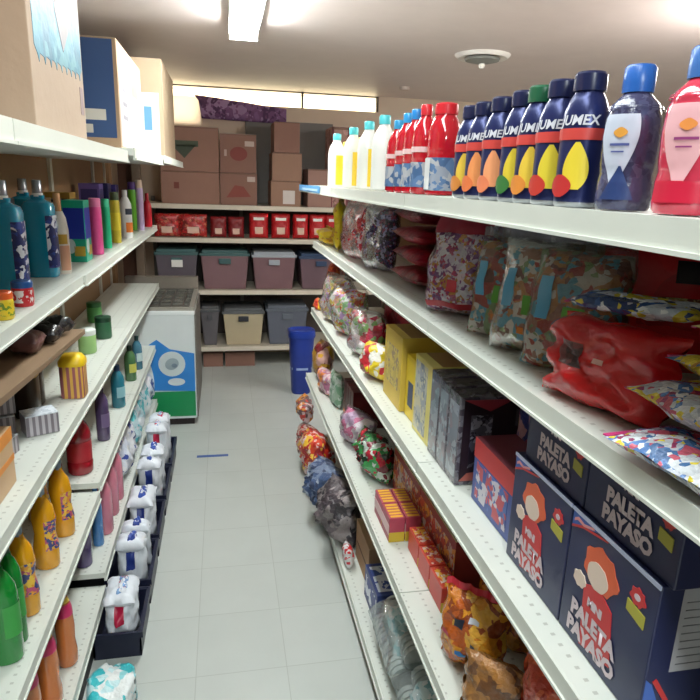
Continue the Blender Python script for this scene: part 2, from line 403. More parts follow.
for k, (a, b, lb) in enumerate([(-.65, .40, 'white gondola shelving bay nearest the camera on the right, navy boxes on its middle shelf'),
                            (.40, 1.45, 'white gondola shelving bay on the right holding the red bags and navy boxes'),
                            (1.45, 2.50, 'white gondola shelving bay on the right holding the yellow boxes and disc cases'),
                            (2.50, 3.55, 'white gondola shelving bay at the far end of the right side under the yellow bag')]):
    gondola(lb, 1, a, b, RL, XB, .47, ztop=1.60)
LL = [(1.300, -.45), (.910, -.45), (.535, -.45), (.15, -.455)]
LL = [(z, -x) for z, x in LL]
gondola('white gondola shelving unit on the near left under the big cartons', -1, -.2, 1.0, LL + [(1.69, .29)], .76, .47, ztop=1.69)
gondola('white gondola shelving unit on the left holding yellow and orange bottles', -1, 1.0, 2.12, LL + [(1.69, .29)], .76, .47, ztop=1.69)
LF = [(1.300, .443), (.905, .45), (.565, .45), (.20, .455)]
gondola('white gondola shelving unit on the far left behind the red jug', -1, 2.12, 3.075, LF + [(1.70, .27)], .76, .47, ztop=1.70)
gondola('white gondola shelving unit at the far left end beside the freezer', -1, 3.075, 4.03, LF + [(1.71, .26)], .76, .47, ztop=1.71)
gondola('white gondola shelving unit over the chest freezer, upper shelves only', -1, 4.03, 4.42, [(1.300, .443), (.905, .45), (1.71, .26)], .76, .47, ztop=1.71, kick=False)
# tilted loose board between the second and third shelf
t = thing('wooden_board', 'brown wooden board forming a loose tilted shelf with black pouches on it', 'board', (-.744, 1.022, 1.19), 0, rx=-math.atan(.055))
MB().box(0, .295, 0, 1.07, -.016, 0).build('board_panel', mat((132, 106, 80), .6), t, bevel=.001)

# ================================================================ BACK SHELVING
T = thing('shelving_unit', 'wide beige shelving unit along the back wall holding cartons and storage bins', 'shelving unit', (0, 5.3, 0))
for z in (1.405, 1.135, .70, .205):
    o = MB().box(-.62, 1.75, .01, .52, z-.025, z).build('shelf', mat((206, 196, 178), .5), T)
    MB().box(-.62, 1.75, 0, .0095, z-.035, z+.002).build('shelf_lip', mat((214, 204, 186), .5), o)
for x in (-.62, .14, .95, 1.72): MB().box(x, x+.03, .50, .535, 0, 1.45).build('upright', mat((120, 112, 104), .5), T)
MB().box(-.62, 1.75, .536, .545, .02, 1.40).build('back_panel', mat((84, 74, 68), .7), T)

CARDS = [mat((150, 112, 96), .8, bump=.1), mat((142, 104, 90), .8, bump=.1), mat((158, 122, 102), .8, bump=.1)]
def carton(name, label, x0, x1, z0, z1, m, y0=5.36, d=.36, tape=True, group=None):
    t, F, (w, dd, h) = cbox(name, label, 'box', x0, x1, y0, y0+d, z0, z1, m, group)
    if tape: rect(F['-y'], w*.02, w*.98, h*.965, h*.995, mat((120, 82, 62), .4), 'tape', t)
    return t, F, (w, dd, h)
z0 = 1.4065
t, F, (w, d, h) = carton('carton', 'wide plain brown carton at the bottom left on the back shelf', -.49, -.03, z0, z0+.255, CARDS[0])
rect(F['-y'], .10, .14, .12, .17, mat((120, 60, 50), .7), 'print', t)
t, F, (w, d, h) = carton('carton', 'wide brown carton with a dark green triangular print on the back shelf', -.49, -.03, z0+.257, z0+.60, CARDS[0])
poly(F['-y'], [(.09,.20),(.28,.20),(.19,.10)], mat((70, 78, 62), .7), 'print', t); rect(F['-y'], .07, .30, .19, .235, mat((76, 84, 66), .7), 'print', t)
t, F, (w, d, h) = carton('carton', 'reddish brown carton with white corner tag, lower one beside the wide cartons', -.025, .275, z0, z0+.255, CARDS[1])
rect(F['-y'], .22, .285, .19, .23, mat((200, 180, 170), .7), 'tag', t); poly(F['-y'], [(.05,.06),(.25,.07),(.19,.15),(.12,.16)], mat((140, 70, 60), .7), 'print', t)
t, F, (w, d, h) = carton('carton', 'reddish brown carton with red print and white tag, upper one beside the wide cartons', -.022, .27, z0+.257, z0+.56, CARDS[1])
rect(F['-y'], .20, .275, .21, .25, mat((200, 180, 170), .7), 'tag', t); poly(F['-y'], oval(.15, .15, .07, .055), mat((135, 66, 60), .7), 'print', t)
rect(F['-y'], .035, .055, .13, .18, mat((196, 170, 160), .7), 'tag', t)
t, F, (w, d, h) = carton('carton', 'small brown carton with a square white label at the foot of the narrow stack', .39, .64, z0, z0+.205, CARDS[2])
rect(F['-y'], .10, .20, .02, .13, mat((215, 205, 200), .6), 'shipping_label', t)
t, F, (w, d, h) = carton('carton', 'plain brown carton in the middle of the narrow stack on the back shelf', .40, .645, z0+.207, z0+.43, CARDS[2])
t, F, (w, d, h) = carton('carton', 'plain brown carton on top of the narrow stack below the purple banner', .415, .625, z0+.432, z0+.67, CARDS[1])
t, F, (w, d, h) = carton('carton', 'low pinkish brown carton right of the narrow stack on the back shelf', .70, .90, z0, z0+.31, mat((160, 124, 112), .8))
for k, (a, b) in enumerate([(.905, 1.055), (1.06, 1.27), (1.275, 1.5)]):
    hh = [.66, .60, .5][k]
    t, F, (w, d, h) = carton('carton', ['tall pale carton with reddish edge stripes, left of the white bottles', 'tall grey and red carton partly behind the white bottles', 'brown carton behind the red jugs on the back shelf'][k], a, b, z0, z0+hh, multi([(170,128,118),(196,150,140),(140,96,92),(176,140,128)], 14, .7, 0, coat=0) if k < 2 else CARDS[0], y0=5.42 + .0*k)
    for q in (0, .9): rect(F['-y'], w*q, w*(q+.1), 0, h, mat((120, 60, 66), .7), 'side_stripe', t)
# grey board and tan board standing behind the cartons
tag(MB().box(.20, .98, 5.838, 5.856, 1.41, 2.12).build('backing_board', mat((122, 118, 114), .6), bevel=.002), 'grey upright board behind the narrow stack of cartons', 'board')
# banner and papers
t = thing('banner', 'dark purple patterned cloth banner hanging under the back window strip', 'banner', (0, 5.82, 0))
n = 16; v = []; f = []
for j in range(5):
    for i in range(n+1):
        a = i/n; top = 2.298 - .075*a; bot = 2.110 - .01*a; x = -.20 + .03*(1-j/4) + a*(.76-.03*(1-j/4))
        v.append((x + (-.03 if j == 4 and i == 0 else 0), .012*math.sin(i*1.3), bot + (top-bot)*j/4))
for j in range(4):
    for i in range(n): f.append((j*(n+1)+i, j*(n+1)+i+1, (j+1)*(n+1)+i+1, (j+1)*(n+1)+i))
o = MB().add(v, f).build('banner_cloth', multi([(122,84,128),(142,104,152),(96,66,104),(130,90,136),(170,140,184)], 16, .8, .2, coat=0), t, smooth=True)
sm = o.modifiers.new('thickness', 'SOLIDIFY'); sm.thickness = .003
PAPER = mat((250, 246, 246), .8, bump=.4, bscale=8); PAPER = PAPER.copy(); PAPER.name = 'thin_paper'
_n = PAPER.node_tree; _t = _n.nodes.new('ShaderNodeBsdfTranslucent'); _t.inputs[0].default_value = (.9, .86, .86, 1); _m = _n.nodes.new('ShaderNodeMixShader'); _m.inputs[0].default_value = .85
_n.links.new(_n.nodes['Principled BSDF'].outputs[0], _m.inputs[1]); _n.links.new(_t.outputs[0], _m.inputs[2]); _n.links.new(_m.outputs[0], _n.nodes['Material Output'].inputs[0])
for k, (x0, x1, zz, c) in enumerate([(-.70, -.42, 2.255, (250,246,246)), (-.42, -.17, 2.285, (250,246,246))]):
    tag(MB().box(x0, x1-.004, 5.838-.006*k, 5.842-.006*k, 2.05, zz).build('paper_sheet', PAPER), ['white crumpled paper sheet at the far left below the window', 'white paper sheet touching the left edge of the purple banner'][k], 'paper')
# red coffee packets on the second back shelf
RP = multi([(176,30,34),(196,40,40),(150,24,28),(200,120,90),(120,30,26),(186,34,36)], 38, .35, .3)
RP2 = mat((188, 28, 34), .35, bump=.3); PALE = mat((226, 190, 170), .5)
xs = [(-.46,.20,'red'),(-.25,.22,'red'),(-.045,.13,'dark'),(.10,.13,'dark'),(.29,.155,'tall'),(.475,.155,'tall'),(.645,.13,'tall'),(.79,.135,'tall'),(.925,.13,'tall'),(1.06,.13,'tall')]
names = ['leftmost wide red packet with a food picture on the back shelf', 'second wide red packet with a food picture on the back shelf', 'dark red packet left of its twin on the second back shelf',
 'dark red packet just left of the tall red packets', 'first of the tall bright red packets with pale oval, from the left', 'second tall bright red packet with pale oval, from the left', 'third tall red packet with pale oval, from the left',
 'fourth tall red packet with pale oval, from the left', 'fifth tall red packet with pale oval, from the left', 'red packet at the right end of the row on the back shelf']
for (x, w, kd), nm in zip(xs, names):
    h = {'red': .185, 'dark': .17, 'tall': .205}[kd]
    pp = [(4,10,3,8,PALE,'picture')] + ([(3,11,13,15,WHITE,'lettering_strip')] if kd == 'tall' else [])
    bag('coffee_packet', nm, 'packet', (x, 5.40, 1.1352), 0, w, h, .07, RP if kd == 'red' else (mat((130,26,30),.4) if kd == 'dark' else RP2), None, 'red packets on the back shelf', patch=pp, wr=.3)
# bins
def bin_(label, x0, x1, z, h, body, lid, y0=5.34, d=.38, cat='storage bin', front=None):
    T = thing('storage_bin', label, cat, ((x0+x1)/2, y0, z)); w = x1-x0; e = .035
    def shell(a, b, c0, c1, z0, z1):
        return [(-a/2, c0, z0), (a/2, c0, z0), (a/2, c1, z0), (-a/2, c1, z0), (-b/2, c0-.02, z1), (b/2, c0-.02, z1), (b/2, c1+.01, z1), (-b/2, c1+.01, z1)]
    FQ = [(3,2,1,0),(4,5,6,7),(0,1,5,4),(1,2,6,5),(2,3,7,6),(3,0,4,7)]
    MB().add(shell(w-2*e, w-.02, .03, d-.02, 0, h*.86), FQ).build('bin_body', body, T, bevel=.006)
    MB().box(-w/2, w/2, 0, d, h*.86+.0005, h*.93).box(-w/2+.02, w/2-.02, .02, d-.02, h*.93-.002, h).build('lid', lid, T, bevel=.004)
    MB().box(-w*.12, w*.12, -.004, .012, h*.66, h*.80).build('handle', lid if front is None else front, T, bevel=.003)
    return T
GB = mat((112, 104, 112), .35); GR = mat((128, 96, 100), .35)
t = bin_('grey storage bin with a teal lid and white sticker, leftmost on its shelf', -.57, -.215, .702, .335, mat((100,92,100),.35), mat((70,104,104),.4)); rect((Vector((0,-.002,0)), Vector((1,0,0)), Vector((0,0,1)), Vector((0,-1,0))), -.04, .05, .19, .25, WHITE, 'sticker', t, .004)
bin_('reddish grey storage bin with a teal lid, second on the third back shelf', -.205, .21, .702, .33, GR, mat((64,98,98),.4))
bin_('reddish storage bin with a white lid on the third back shelf', .225, .61, .702, .32, GR, mat((170,176,184),.4))
bin_('reddish storage bin with a dark blue lid, rightmost on the third back shelf', .63, 1.02, .702, .31, mat((112,88,96),.35), mat((50,72,104),.4))
bin_('smoky grey storage bin left of the cream bin on the lowest back shelf', -.22, -.045, .207, .345, mat((96,92,96),.35), mat((80,80,84),.4))
bin_('cream storage bin with a dark handle on the lowest back shelf', -.03, .335, .207, .325, mat((188,174,144),.5), mat((96,98,100),.4), front=mat((44,46,54),.5))
bin_('blue grey storage bin right of the cream bin on the lowest back shelf', .345, .72, .207, .35, mat((96,100,112),.35), mat((100,106,116),.4))
for k, (a, b) in enumerate([(-.20, -.03), (-.01, .25)]):
    carton('carton', ['small brown carton on the floor under the grey bin', 'small brown carton on the floor under the cream bin, right one'][k], a, b, 0.001, .125, CARDS[1], y0=5.4)
# ---------------------------------------------------------------- trash can, freezer, tape
t = thing('trash_can', 'tall dark blue plastic trash can at the end of the right shelving', 'trash can', (.575, 4.66, 0))
MB().lathe([(.07,0),(.074,.01),(.098,.46),(.098,.465)], sq=3.2).build('can_body', mat((28,52,138),.35), t, smooth='auto')
MB().lathe([(.104,.455),(.108,.47),(.104,.505),(.092,.51),(.08,.50)], sq=3.2).build('rim', mat((30,58,150),.3), t, smooth='auto')
wrap([(.07,0),(.074,.01),(.098,.46),(.098,.465)], -90, 130, .20, .218, mat((150,170,210),.4), 'tape_band', t, sq=3.2)
FY = 4.035
t = thing('chest_freezer', 'white chest freezer with glass top and blue and green ice cream graphic', 'freezer', (-.72, FY, 0)); fw, fd, fh = .52, .80, .775
MB().box(0, fw, 0, fd, .05, fh).build('cabinet', mat((214, 220, 220), .35), t, bevel=.008)
MB().box(.02, fw-.02, .03, fd-.02, 0, .05).build('plinth', mat((46,34,34),.6), t)
F = (Vector((0,0,0)), Vector((1,0,0)), Vector((0,0,1)), Vector((0,-1,0)))
rect(F, .008, fw-.006, .07, .245, mat((20,134,78),.35), 'green_panel', t, .0015)
poly(F, [(.10,.262),(fw-.006,.244),(fw-.006,.505),(.36,.535),(.28,.60),(.235,.57),(.16,.47)], mat((48,130,206),.35), 'blue_panel', t, .0015)
poly(F, oval(.37,.435,.085,.085,24), mat((206,214,214),.4), 'round_emblem', t, .0028)
poly(F, oval(.37,.435,.045,.038,20,.5), mat((150,164,170),.4), 'emblem_swirl', t, .0034); poly(F, oval(.385,.425,.018,.014,12), mat((110,126,140),.4), 'emblem_swirl', t, .004)
poly(F, oval(.395,.312,.055,.026,20), mat((214,220,222),.4), 'small_emblem', t, .0028)
poly(F, oval(.20,.36,.05,.15,20,.15), mat((226,232,232),.4), 'ice_cream_print', t, .0022)
MB().box(-.002, fw+.003, -.003, .012, fh-.012, fh+.012).build('top_trim', mat((232,236,236),.3), t, bevel=.002)
top = MB(); z = fh+.001
for a in ((0,.03,.012,fd),(fw-.03,fw,.012,fd),(0.03,fw-.03,.012,.05),(.03,fw-.03,fd-.04,fd)): top.box(a[0],a[1],a[2],a[3],z,z+.03)
top.build('top_frame', mat((150,146,136),.4), t)
MB().box(.03, fw-.03, .05, fd-.04, z+.006, z+.012).build('glass_lid', film((190,190,180),.35,.05), t)
g = MB()
for i in range(6): g.box(.05+i*.078, .062+i*.078, .10, fd-.08, z+.02, z+.027)
for i in range(5): g.box(.04, fw-.04, .14+i*.13, .152+i*.13, z+.013, z+.0195)
g.build('wire_basket', mat((108,104,98),.4,.5), t)
MB().box(-.0, fw, fd-.06, fd, z+.031, z+.12).build('rear_rail', mat((128,120,110),.4), t)
MB().box(fw+.0005, fw+.008, .015, fd-.01, .06, fh-.01).build('side_panel', mat((116,110,104),.5), t)
tag(MB().box(-.185, .0, 3.515, 3.545, 0, .001).build('floor_tape', mat((70,98,160),.5)), 'short strip of blue tape stuck on the floor', 'tape')

# ================================================================ LEFT TOP SHELF: CARTONS
zt = 1.6935
t, F, (w, d, h) = cbox('carton', 'tan carton at the very left edge of the photo on the top shelf', 'box', -.74, -.40, .80, 1.24, zt, zt+.46, mat((180,150,124),.8))
t, F, (w, d, h) = cbox('carton', 'big tan carton with a torn light blue print on the left top shelf', 'box', -.745, -.325, 1.262, 1.70, zt, zt+.56, mat((168,146,126),.8,bump=.1))
fr = F['+x']; BLU = multi([(46,116,138),(54,124,146),(84,140,154),(40,106,130)], 12, .5, .1, coat=0)
pts = [(.03, h-.003), (.03, .145)]
for i in range(9):
    u = .035 + (d-.05)*(i+.5)/9; b = .132 + .0018*i; pts += [(u-.008, b), (u, b-.012), (u+.008, b+.004)]
pts += [(d-.012, .16), (d-.012, h-.003)]
poly(fr, pts, BLU, 'blue_print', t)
poly(fr, [(.17,h-.004),(.20,.24),(.25,.17),(.31,.22),(.35,h-.004)], mat((150,144,146),.6), 'pale_print', t, .0014)
rect(fr, .39, .42, .06, .12, mat((140,120,120),.7), 'small_print', t)
y0 = 2.32
t, F, (w, d, h) = cbox('carton', 'blue and white printed carton in the middle of the left top shelf', 'box', -.645, -.335, y0, y0+.62, 1.7035, 1.7035+.345, mat((160,132,104),.8))
rect(F['-y'], .0, w*.96, h*.10, h*.985, mat((34,66,112),.5), 'blue_face', t)
rect(F['-y'], w*.40, w*.86, h*.26, h*.36, mat((196,190,180),.5), 'print_block', t, .0014)
rect(F['-y'], w*.46, w*.62, h*.28, h*.34, mat((40,34,32),.5), 'dark_mark', t, .002)
rect(F['-y'], w*.22, w*.72, h*.14, h*.22, mat((190,182,170),.5), 'lettering_strip', t, .0014)
rect(F['-y'], w*.45, w*.62, h*.66, h*.75, mat((120,110,100),.5), 'lettering_strip', t, .0014)
poly(F['-y'], oval(w*.32, h*.43, .05, .03), mat((80,130,170),.5), 'print', t, .0014)
rect(F['+x'], .02, d-.01, h*.03, h*.97, mat((170,166,168),.6), 'white_face', t)
rect(F['+x'], d*.52, d*.80, h*.60, h*.86, mat((214,120,110),.6), 'red_print', t, .0014)
for q in range(3): rect(F['+x'], d*.15, d*.30, h*(.30+.13*q), h*(.34+.13*q), mat((120,116,124),.6), 'lettering_strip', t, .0014)
for q in range(4): rect(F['+x'], d*.45, d*.9, h*(.10+.09*q), h*(.125+.09*q), mat((190,182,180),.6), 'lettering_strip', t, .0014)
y0 = 3.58
t, F, (w, d, h) = cbox('carton', 'pale tan carton with a big white label, farthest on the left top shelf', 'box', -.62, -.30, y0, y0+.78, 1.7135, 1.7135+.485, mat((176,154,128),.8))
rect(F['-y'], .02, w-.02, .01, h*.66, mat((200,202,204),.5), 'white_label', t)
rect(F['-y'], w*.70, w*.82, h*.28, h*.52, mat((90,140,180),.5), 'blue_mark', t, .0014)
poly(F['-y'], oval(w*.36, h*.14, .035, .03), mat((240,180,120),.5), 'orange_mark', t, .0014)

# ================================================================ LEFT SECOND SHELF: TOILETRIES
zb = 1.3005
TEAL = clearish((30, 156, 192)); SILV = mat((176,180,188), .25, .7); NAVYL = multi([(20,40,110),(30,60,140),(220,226,236),(16,30,90)], 26, .4, 0, coat=0)
def mouthwash(label, y, x):
    T, P = bottle('mouthwash_bottle', label, 'bottle', x, y, zb, .295, .045, TEAL, SILV, prof=[(.042,0),(.045,.01),(.045,.215),(.04,.228),(.019,.238),(.019,.25)], capr=.42, sx=1, sy=.75, sq=4, group='teal mouthwash bottles', rz=0)
    wrap(P, -10, 52, .03, .19, NAVYL, 'label_patch', T, 1, .75, 4)
    MB().lathe([(.021,.246),(.021,.256)], .75, .75).build('cap_ring', WHITE, T); return T
mouthwash('teal mouthwash bottle with silver cap, right one, beside the white lotion', 2.11, -.56)
mouthwash('teal mouthwash bottle with silver cap, left one at the photo edge', 1.818, -.57)
mouthwash('teal mouthwash bottle in the second row behind the other two', 2.353, -.67)
def tub(label, y, x, c1, c2, lidc):
    T, P = bottle('small_tub', label, 'tub', x-.012, y, zb, .062, .024, mat(c1,.35), mat(lidc,.35), prof=jar(.062,.024), capr=1.0, group='small tubs on the front edge')
    wrap(P, 0, 180, .010, .040, multi([c1, c2, c1], 60, .4, 0), 'label_band', T, na=28); return T
tub('small yellow tub with an orange lid at the left edge of the shelf', 1.476, -.475, (226,196,40), (110,140,40), (226,96,40))
tub('small red tub with a blue lid in front of the teal bottles', 1.628, -.475, (200,36,44), (230,220,220), (40,90,160))
def std(name, label, px, top, w, x, z, body, cap, prof=squeeze, capr=.42, sx=1, sy=1, sq=2.0, lab=None, labz=(.2,.58), group=None, rz=0, vals=None):
    y, h, r = vals
    return bottle(name, label, 'bottle' if 'bottle' in name or 'jug' in name else name.split('_')[-1], x, y, z, h, r, body, cap, prof=prof(h, r), capr=capr, sx=sx, sy=sy, sq=sq, lab=lab, labz=labz, group=group, rz=rz)
def cone(h, r): return [(r*.9,0),(r,h*.03),(r*.98,h*.55),(r*.8,h*.70),(r*.5,h*.78)]
T, P = std('lotion_bottle', 'white lotion bottle with a tan cap right of the teal mouthwash', 0,0,0, -.52, zb, mat((234,226,216),.35), mat((206,150,100),.4), cone, .48, 1, .8, vals=(2.169, 0.256, 0.0281))
h = P[-1][1]/.78; wrap(P, -70, 40, h*.38, h*.50, mat((200,160,60),.4), 'label_patch', T, 1, .8); wrap(P, -50, 35, h*.05, h*.36, mat((226,170,140),.4), 'label_patch', T, 1, .8)
y, hh, rr = 2.505, 0.223, 0.0309
t, F, (w, d, h) = cbox('shampoo_pack', 'blue and green boxed pack beside the white lotion bottle', 'pack', -.575, -.50, y-.05, y+.05, zb, zb+hh, mat((30,180,146),.4))
for ff in ('-y', '+x'):
    W_ = w if ff == '-y' else d
    rect(F[ff], .004, W_-.002, h*.38, h*.88, mat((34,54,176),.4), 'blue_panel', t); poly(F[ff], oval(W_*.3, h*.26, W_*.22, h*.12), mat((210,224,226),.4), 'oval_print', t, .0014); rect(F[ff], W_*.45, W_*.95, h*.10, h*.26, mat((206,170,60),.4), 'yellow_print', t, .0014)
def can(nm, lb, x, vals, c, cc, lab=None, cr=.9):
    return std(nm, lb, 0,0,0, x, zb, mat(c,.3,coat=.4), mat(cc,.35), stick, cr, vals=vals, lab=lab, labz=(.25,.6))
can('spray_can', 'slim lilac can between the blue pack and the pink can', -.53, (2.628, 0.212, 0.0145), (206,176,230), (220,200,240))
can('deodorant_can', 'tall pink can in the middle of the toiletries row', -.51, (2.715, 0.225, 0.0245), (246,90,164), (250,140,190))
can('deodorant_can', 'tall green can right of the pink can', -.51, (2.95, 0.214, 0.0185), (34,206,150), (70,220,170))
can('spray_can', 'yellow can with a dark green foot on the left shelf', -.51, (3.199, 0.238, 0.0224), (226,206,66), (90,106,80), mat((246,226,66),.4))
T, P = std('lotion_bottle', 'white bottle with a small orange red print near the far end', 0,0,0, -.50, zb, mat((236,236,236),.3), mat((226,226,228),.4), squeeze, .5, 1, .8, vals=(3.458, 0.243, 0.0317))
wrap(P, -45, 40, .03, .08, mat((236,130,50),.4), 'label_patch', T, 1, .8); wrap(P, -45, 40, .12, .15, mat((50,60,80),.4), 'label_patch', T, 1, .8)
can('spray_can', 'bright green can behind the white bottle near the far end', -.53, (3.961, 0.279, 0.0251), (110,190,50), (90,60,130))
can('spray_can', 'slim pale lilac can near the far end of the toiletries row', -.49, (3.963, 0.292, 0.0225), (200,176,214), (214,190,170))
T, P = std('sauce_bottle', 'bright red bottle standing last on the toiletries shelf', 0,0,0, -.48, zb, mat((206,30,50),.35), mat((190,24,40),.4), cone, .4, vals=(4.25, .21, .027))
# back row along the peg board
for k, (px, c, c2) in enumerate([(66,(40,36,34),(92,70,40)), (78,(120,90,50),(30,30,30)), (90,(34,34,38),(40,40,46)), (103,(180,140,60),(90,80,60)), (112,(110,90,160),(60,50,110)), (119,(40,40,96),(30,30,80)), (125,(70,60,140),(50,40,110))]):
    lbs = ['dark brown box in the back row above the blue pack', 'tan box in the back row behind the blue pack', 'black box in the back row behind the pink can', 'yellowish box in the back row behind the green can', 'lilac box in the back row behind the yellow can', 'navy box in the back row near the far end', 'violet box in the back row behind the white bottle']
    yy = [1.98, 2.40, 2.56, 2.80, 3.45, 3.70, 3.95][k]
    t, F, (w, d, h) = cbox('cosmetic_box', lbs[k], 'box', -.72, -.62, yy, yy+.11, zb, zb+[.24,.23,.22,.24,.27,.27,.26][k], mat(c,.5), 'boxes in the back row')
    rect(F['+x'], .01, d-.01, h*.6, h*.9, mat(c2,.5), 'label_panel', t); rect(F['-y'], .01, w-.01, h*.6, h*.9, mat(c2,.5), 'label_panel', t)

# wooden board: black pouches, brown pouch
PCH = mat((26,24,28),.25,bump=.3,bscale=30)
def pouch(label, x, y, z, c, s=1, rz=0):
    s *= .8; T = thing('pouch', label, 'pouch', (x, y, z), rz, 'small pouches on the wooden board')
    m = pillow_mesh(.10*s, .12*s, .07*s, int(y*900), .5); 
    m.v = [(p[0], p[2]-.06*s, p[1]+.03*s) for p in m.v]
    weld(m.build('pouch_body', c, T)); MB().box(-.035*s, .035*s, -.048*s, -.042*s, .045*s, .052*s).build('zip', mat((120,116,120),.3,.6), T)
    return T
def bz(y): return 1.19 - .055*(y-1.02) + .012
for k, (x, y, c, s, lb) in enumerate([(-.52,1.72,mat((120,84,84),.35,bump=.3),1,'brownish pink pouch at the near end of the wooden board'), (-.62,1.80,PCH,1,'black glossy pouch behind the brownish pouch'), (-.51,1.86,PCH,.9,'black glossy pouch just past the brownish pouch at the front edge'),
      (-.60,1.93,PCH,1,'black glossy pouch in the middle of the pouch group'), (-.505,1.985,PCH,.9,'black glossy pouch at the front edge near the far end of the board'), (-.60,2.05,PCH,.9,'black glossy pouch last on the board, against the panel')]):
    pouch(lb, x, y, bz(y), c, s, k*.7)
t, F, (w, d, h) = cbox('carton_pack', 'white pack printed with green leaves at the left edge of the board', 'pack', -.55, -.474, 1.16, 1.288, 1.186, 1.186+.078, mat((214,214,200),.5))
for ff, W_ in (('+x', d), ('-y', w)):
    for q, (a, b) in enumerate([(.3,.7),(.7,.35),(.2,.25)]): poly(F[ff], oval(W_*a, h*b, W_*.2, h*.1, 14, .5), mat((60,120,50),.5), 'leaf_print', t)

# ---------------------------------------------------------------- LEFT THIRD SHELF
z3 = .9115
def stripe_mat(c1, c2, n):
    k = ('s', c1, c2, n)
    if k in MATS: return MATS[k]
    m, nt, b = nt_new('striped_print'); N = nt.nodes; L = nt.links
    tc = N.new('ShaderNodeTexCoord'); w = N.new('ShaderNodeTexWave'); w.inputs['Scale'].default_value = n; w.bands_direction = 'DIAGONAL'; w.wave_profile = 'SIN'; w.inputs['Distortion'].default_value = .4
    mp = N.new('ShaderNodeMapping'); mp.inputs['Scale'].default_value = (1, 1, 0); L.new(tc.outputs['Object'], mp.inputs[0]); L.new(mp.outputs[0], w.inputs['Vector'])
    cr = N.new('ShaderNodeValToRGB'); cr.color_ramp.elements[0].color = lin(c1); cr.color_ramp.elements[1].color = lin(c2); cr.color_ramp.elements[0].position = .4; cr.color_ramp.elements[1].position = .6
    L.new(w.outputs[0], cr.inputs[0]); L.new(cr.outputs[0], b.inputs['Base Color']); b.inputs['Roughness'].default_value = .4
    MATS[k] = m; return m
T = thing('striped_jar', 'square jar with a yellow lid and red and yellow stripes', 'jar', (-.492, 2.072, z3))
MB().lathe([(.036,0),(.038,.005),(.038,.105),(.036,.11)], sq=5).build('jar_body', stripe_mat((226,176,80),(160,90,96),34), T, smooth='auto')
MB().lathe([(.041,.108),(.041,.122),(.028,.14),(.012,.145)], sq=4).build('lid', mat((236,196,30),.35), T, smooth='auto')
for k, (x, y) in enumerate([(-.60,2.00), (-.64,1.93), (-.585,1.90)]):
    T = thing('dark_jar', ['dark jar with a yellow lid just behind the striped jar','dark jar with a yellow lid against the panel','dark jar with a yellow lid left of the striped jar'][k], 'jar', (x, y, z3), 0, 'dark jars with yellow lids')
    MB().lathe([(.031,0),(.033,.005),(.033,.12),(.031,.125)], sq=4).build('jar_body', mat((56,44,34),.3), T, smooth='auto')
    MB().lathe([(.034,.124),(.034,.136),(.02,.15)], sq=4).build('lid', mat((206,170,40),.35), T, smooth='auto')
for k, (x, y) in enumerate([(-.66,1.80), (-.67,1.66), (-.68,1.52)]):
    t = bag('black_packet', ['black packet behind the grey boxes, far one','black packet behind the grey boxes, middle one','black packet behind the grey boxes, near one'][k], 'packet', (x-.026, y+.03, z3), PI/2, .11, .19, .04, mat((24,26,30),.3,bump=.3), None, 'black packets under the wooden board')
GS = stripe_mat((186,180,186),(124,116,124),40); GT = multi([(230,236,242),(196,204,214),(216,222,230)], 40, .4, 0, coat=0)
def gbox(label, x, y, z, rz, s=1):
    T = thing('small_grey_box', label, 'box', (x, y, z), rz, 'small grey striped boxes')
    MB().box(-.045*s,.045*s,-.035*s,.035*s,0,.06*s).build('carton', GS, T, bevel=.0015)
    MB().box(-.0452*s,.0452*s,-.0352*s,.0352*s,.0602*s,.063*s).build('lid_panel', GT, T); return T
gbox('small grey striped box in front, nearest the shelf edge', -.52, 1.77, z3, .5, .95)
gbox('small grey striped box behind and left of the front one', -.625, 1.75, z3, .35, 1.0)
gbox('small grey striped box stacked on top behind the front one', -.625, 1.755, z3+.066, .45, 1.0)
gbox('small pale grey box low between the orange box and the front grey box', -.575, 1.62, z3, -.2, .75)
t, F, (w, d, h) = cbox('snack_box', 'orange and tan box at the left edge of the third shelf', 'box', -.56, -.492, 1.345, 1.46, z3, z3+.14, mat((206,170,130),.5))
for ff, W_ in (('+x', d), ('-y', w)): rect(F[ff], 0, W_, h*.78, h, mat((226,140,40),.4), 'orange_band', t); rect(F[ff], 0, W_, h*.42, h*.52, mat((226,140,40),.4), 'orange_band', t)
GL = clearish((30,120,70))
for k, (vals, x) in enumerate([((2.629, 0.141, 0.0247), -.56), ((2.876, 0.096, 0.0273), -.54), ((3.212, 0.0, 0.0254), -.64)]):
    y, h, r = vals; h = .10
    bottle('green_tub', ['green and white tub on the far third shelf, left one','dark green tub on the far third shelf, right one','green tub behind the other two on the far third shelf'][k], 'tub', x, y, .9065, h, .035, mat([(150,190,120),(40,90,60),(90,160,90)][k],.35), mat([(220,226,220),(20,60,40),(40,100,50)][k],.35), prof=jar(h,.035), capr=1.0, group='green tubs on the far third shelf')

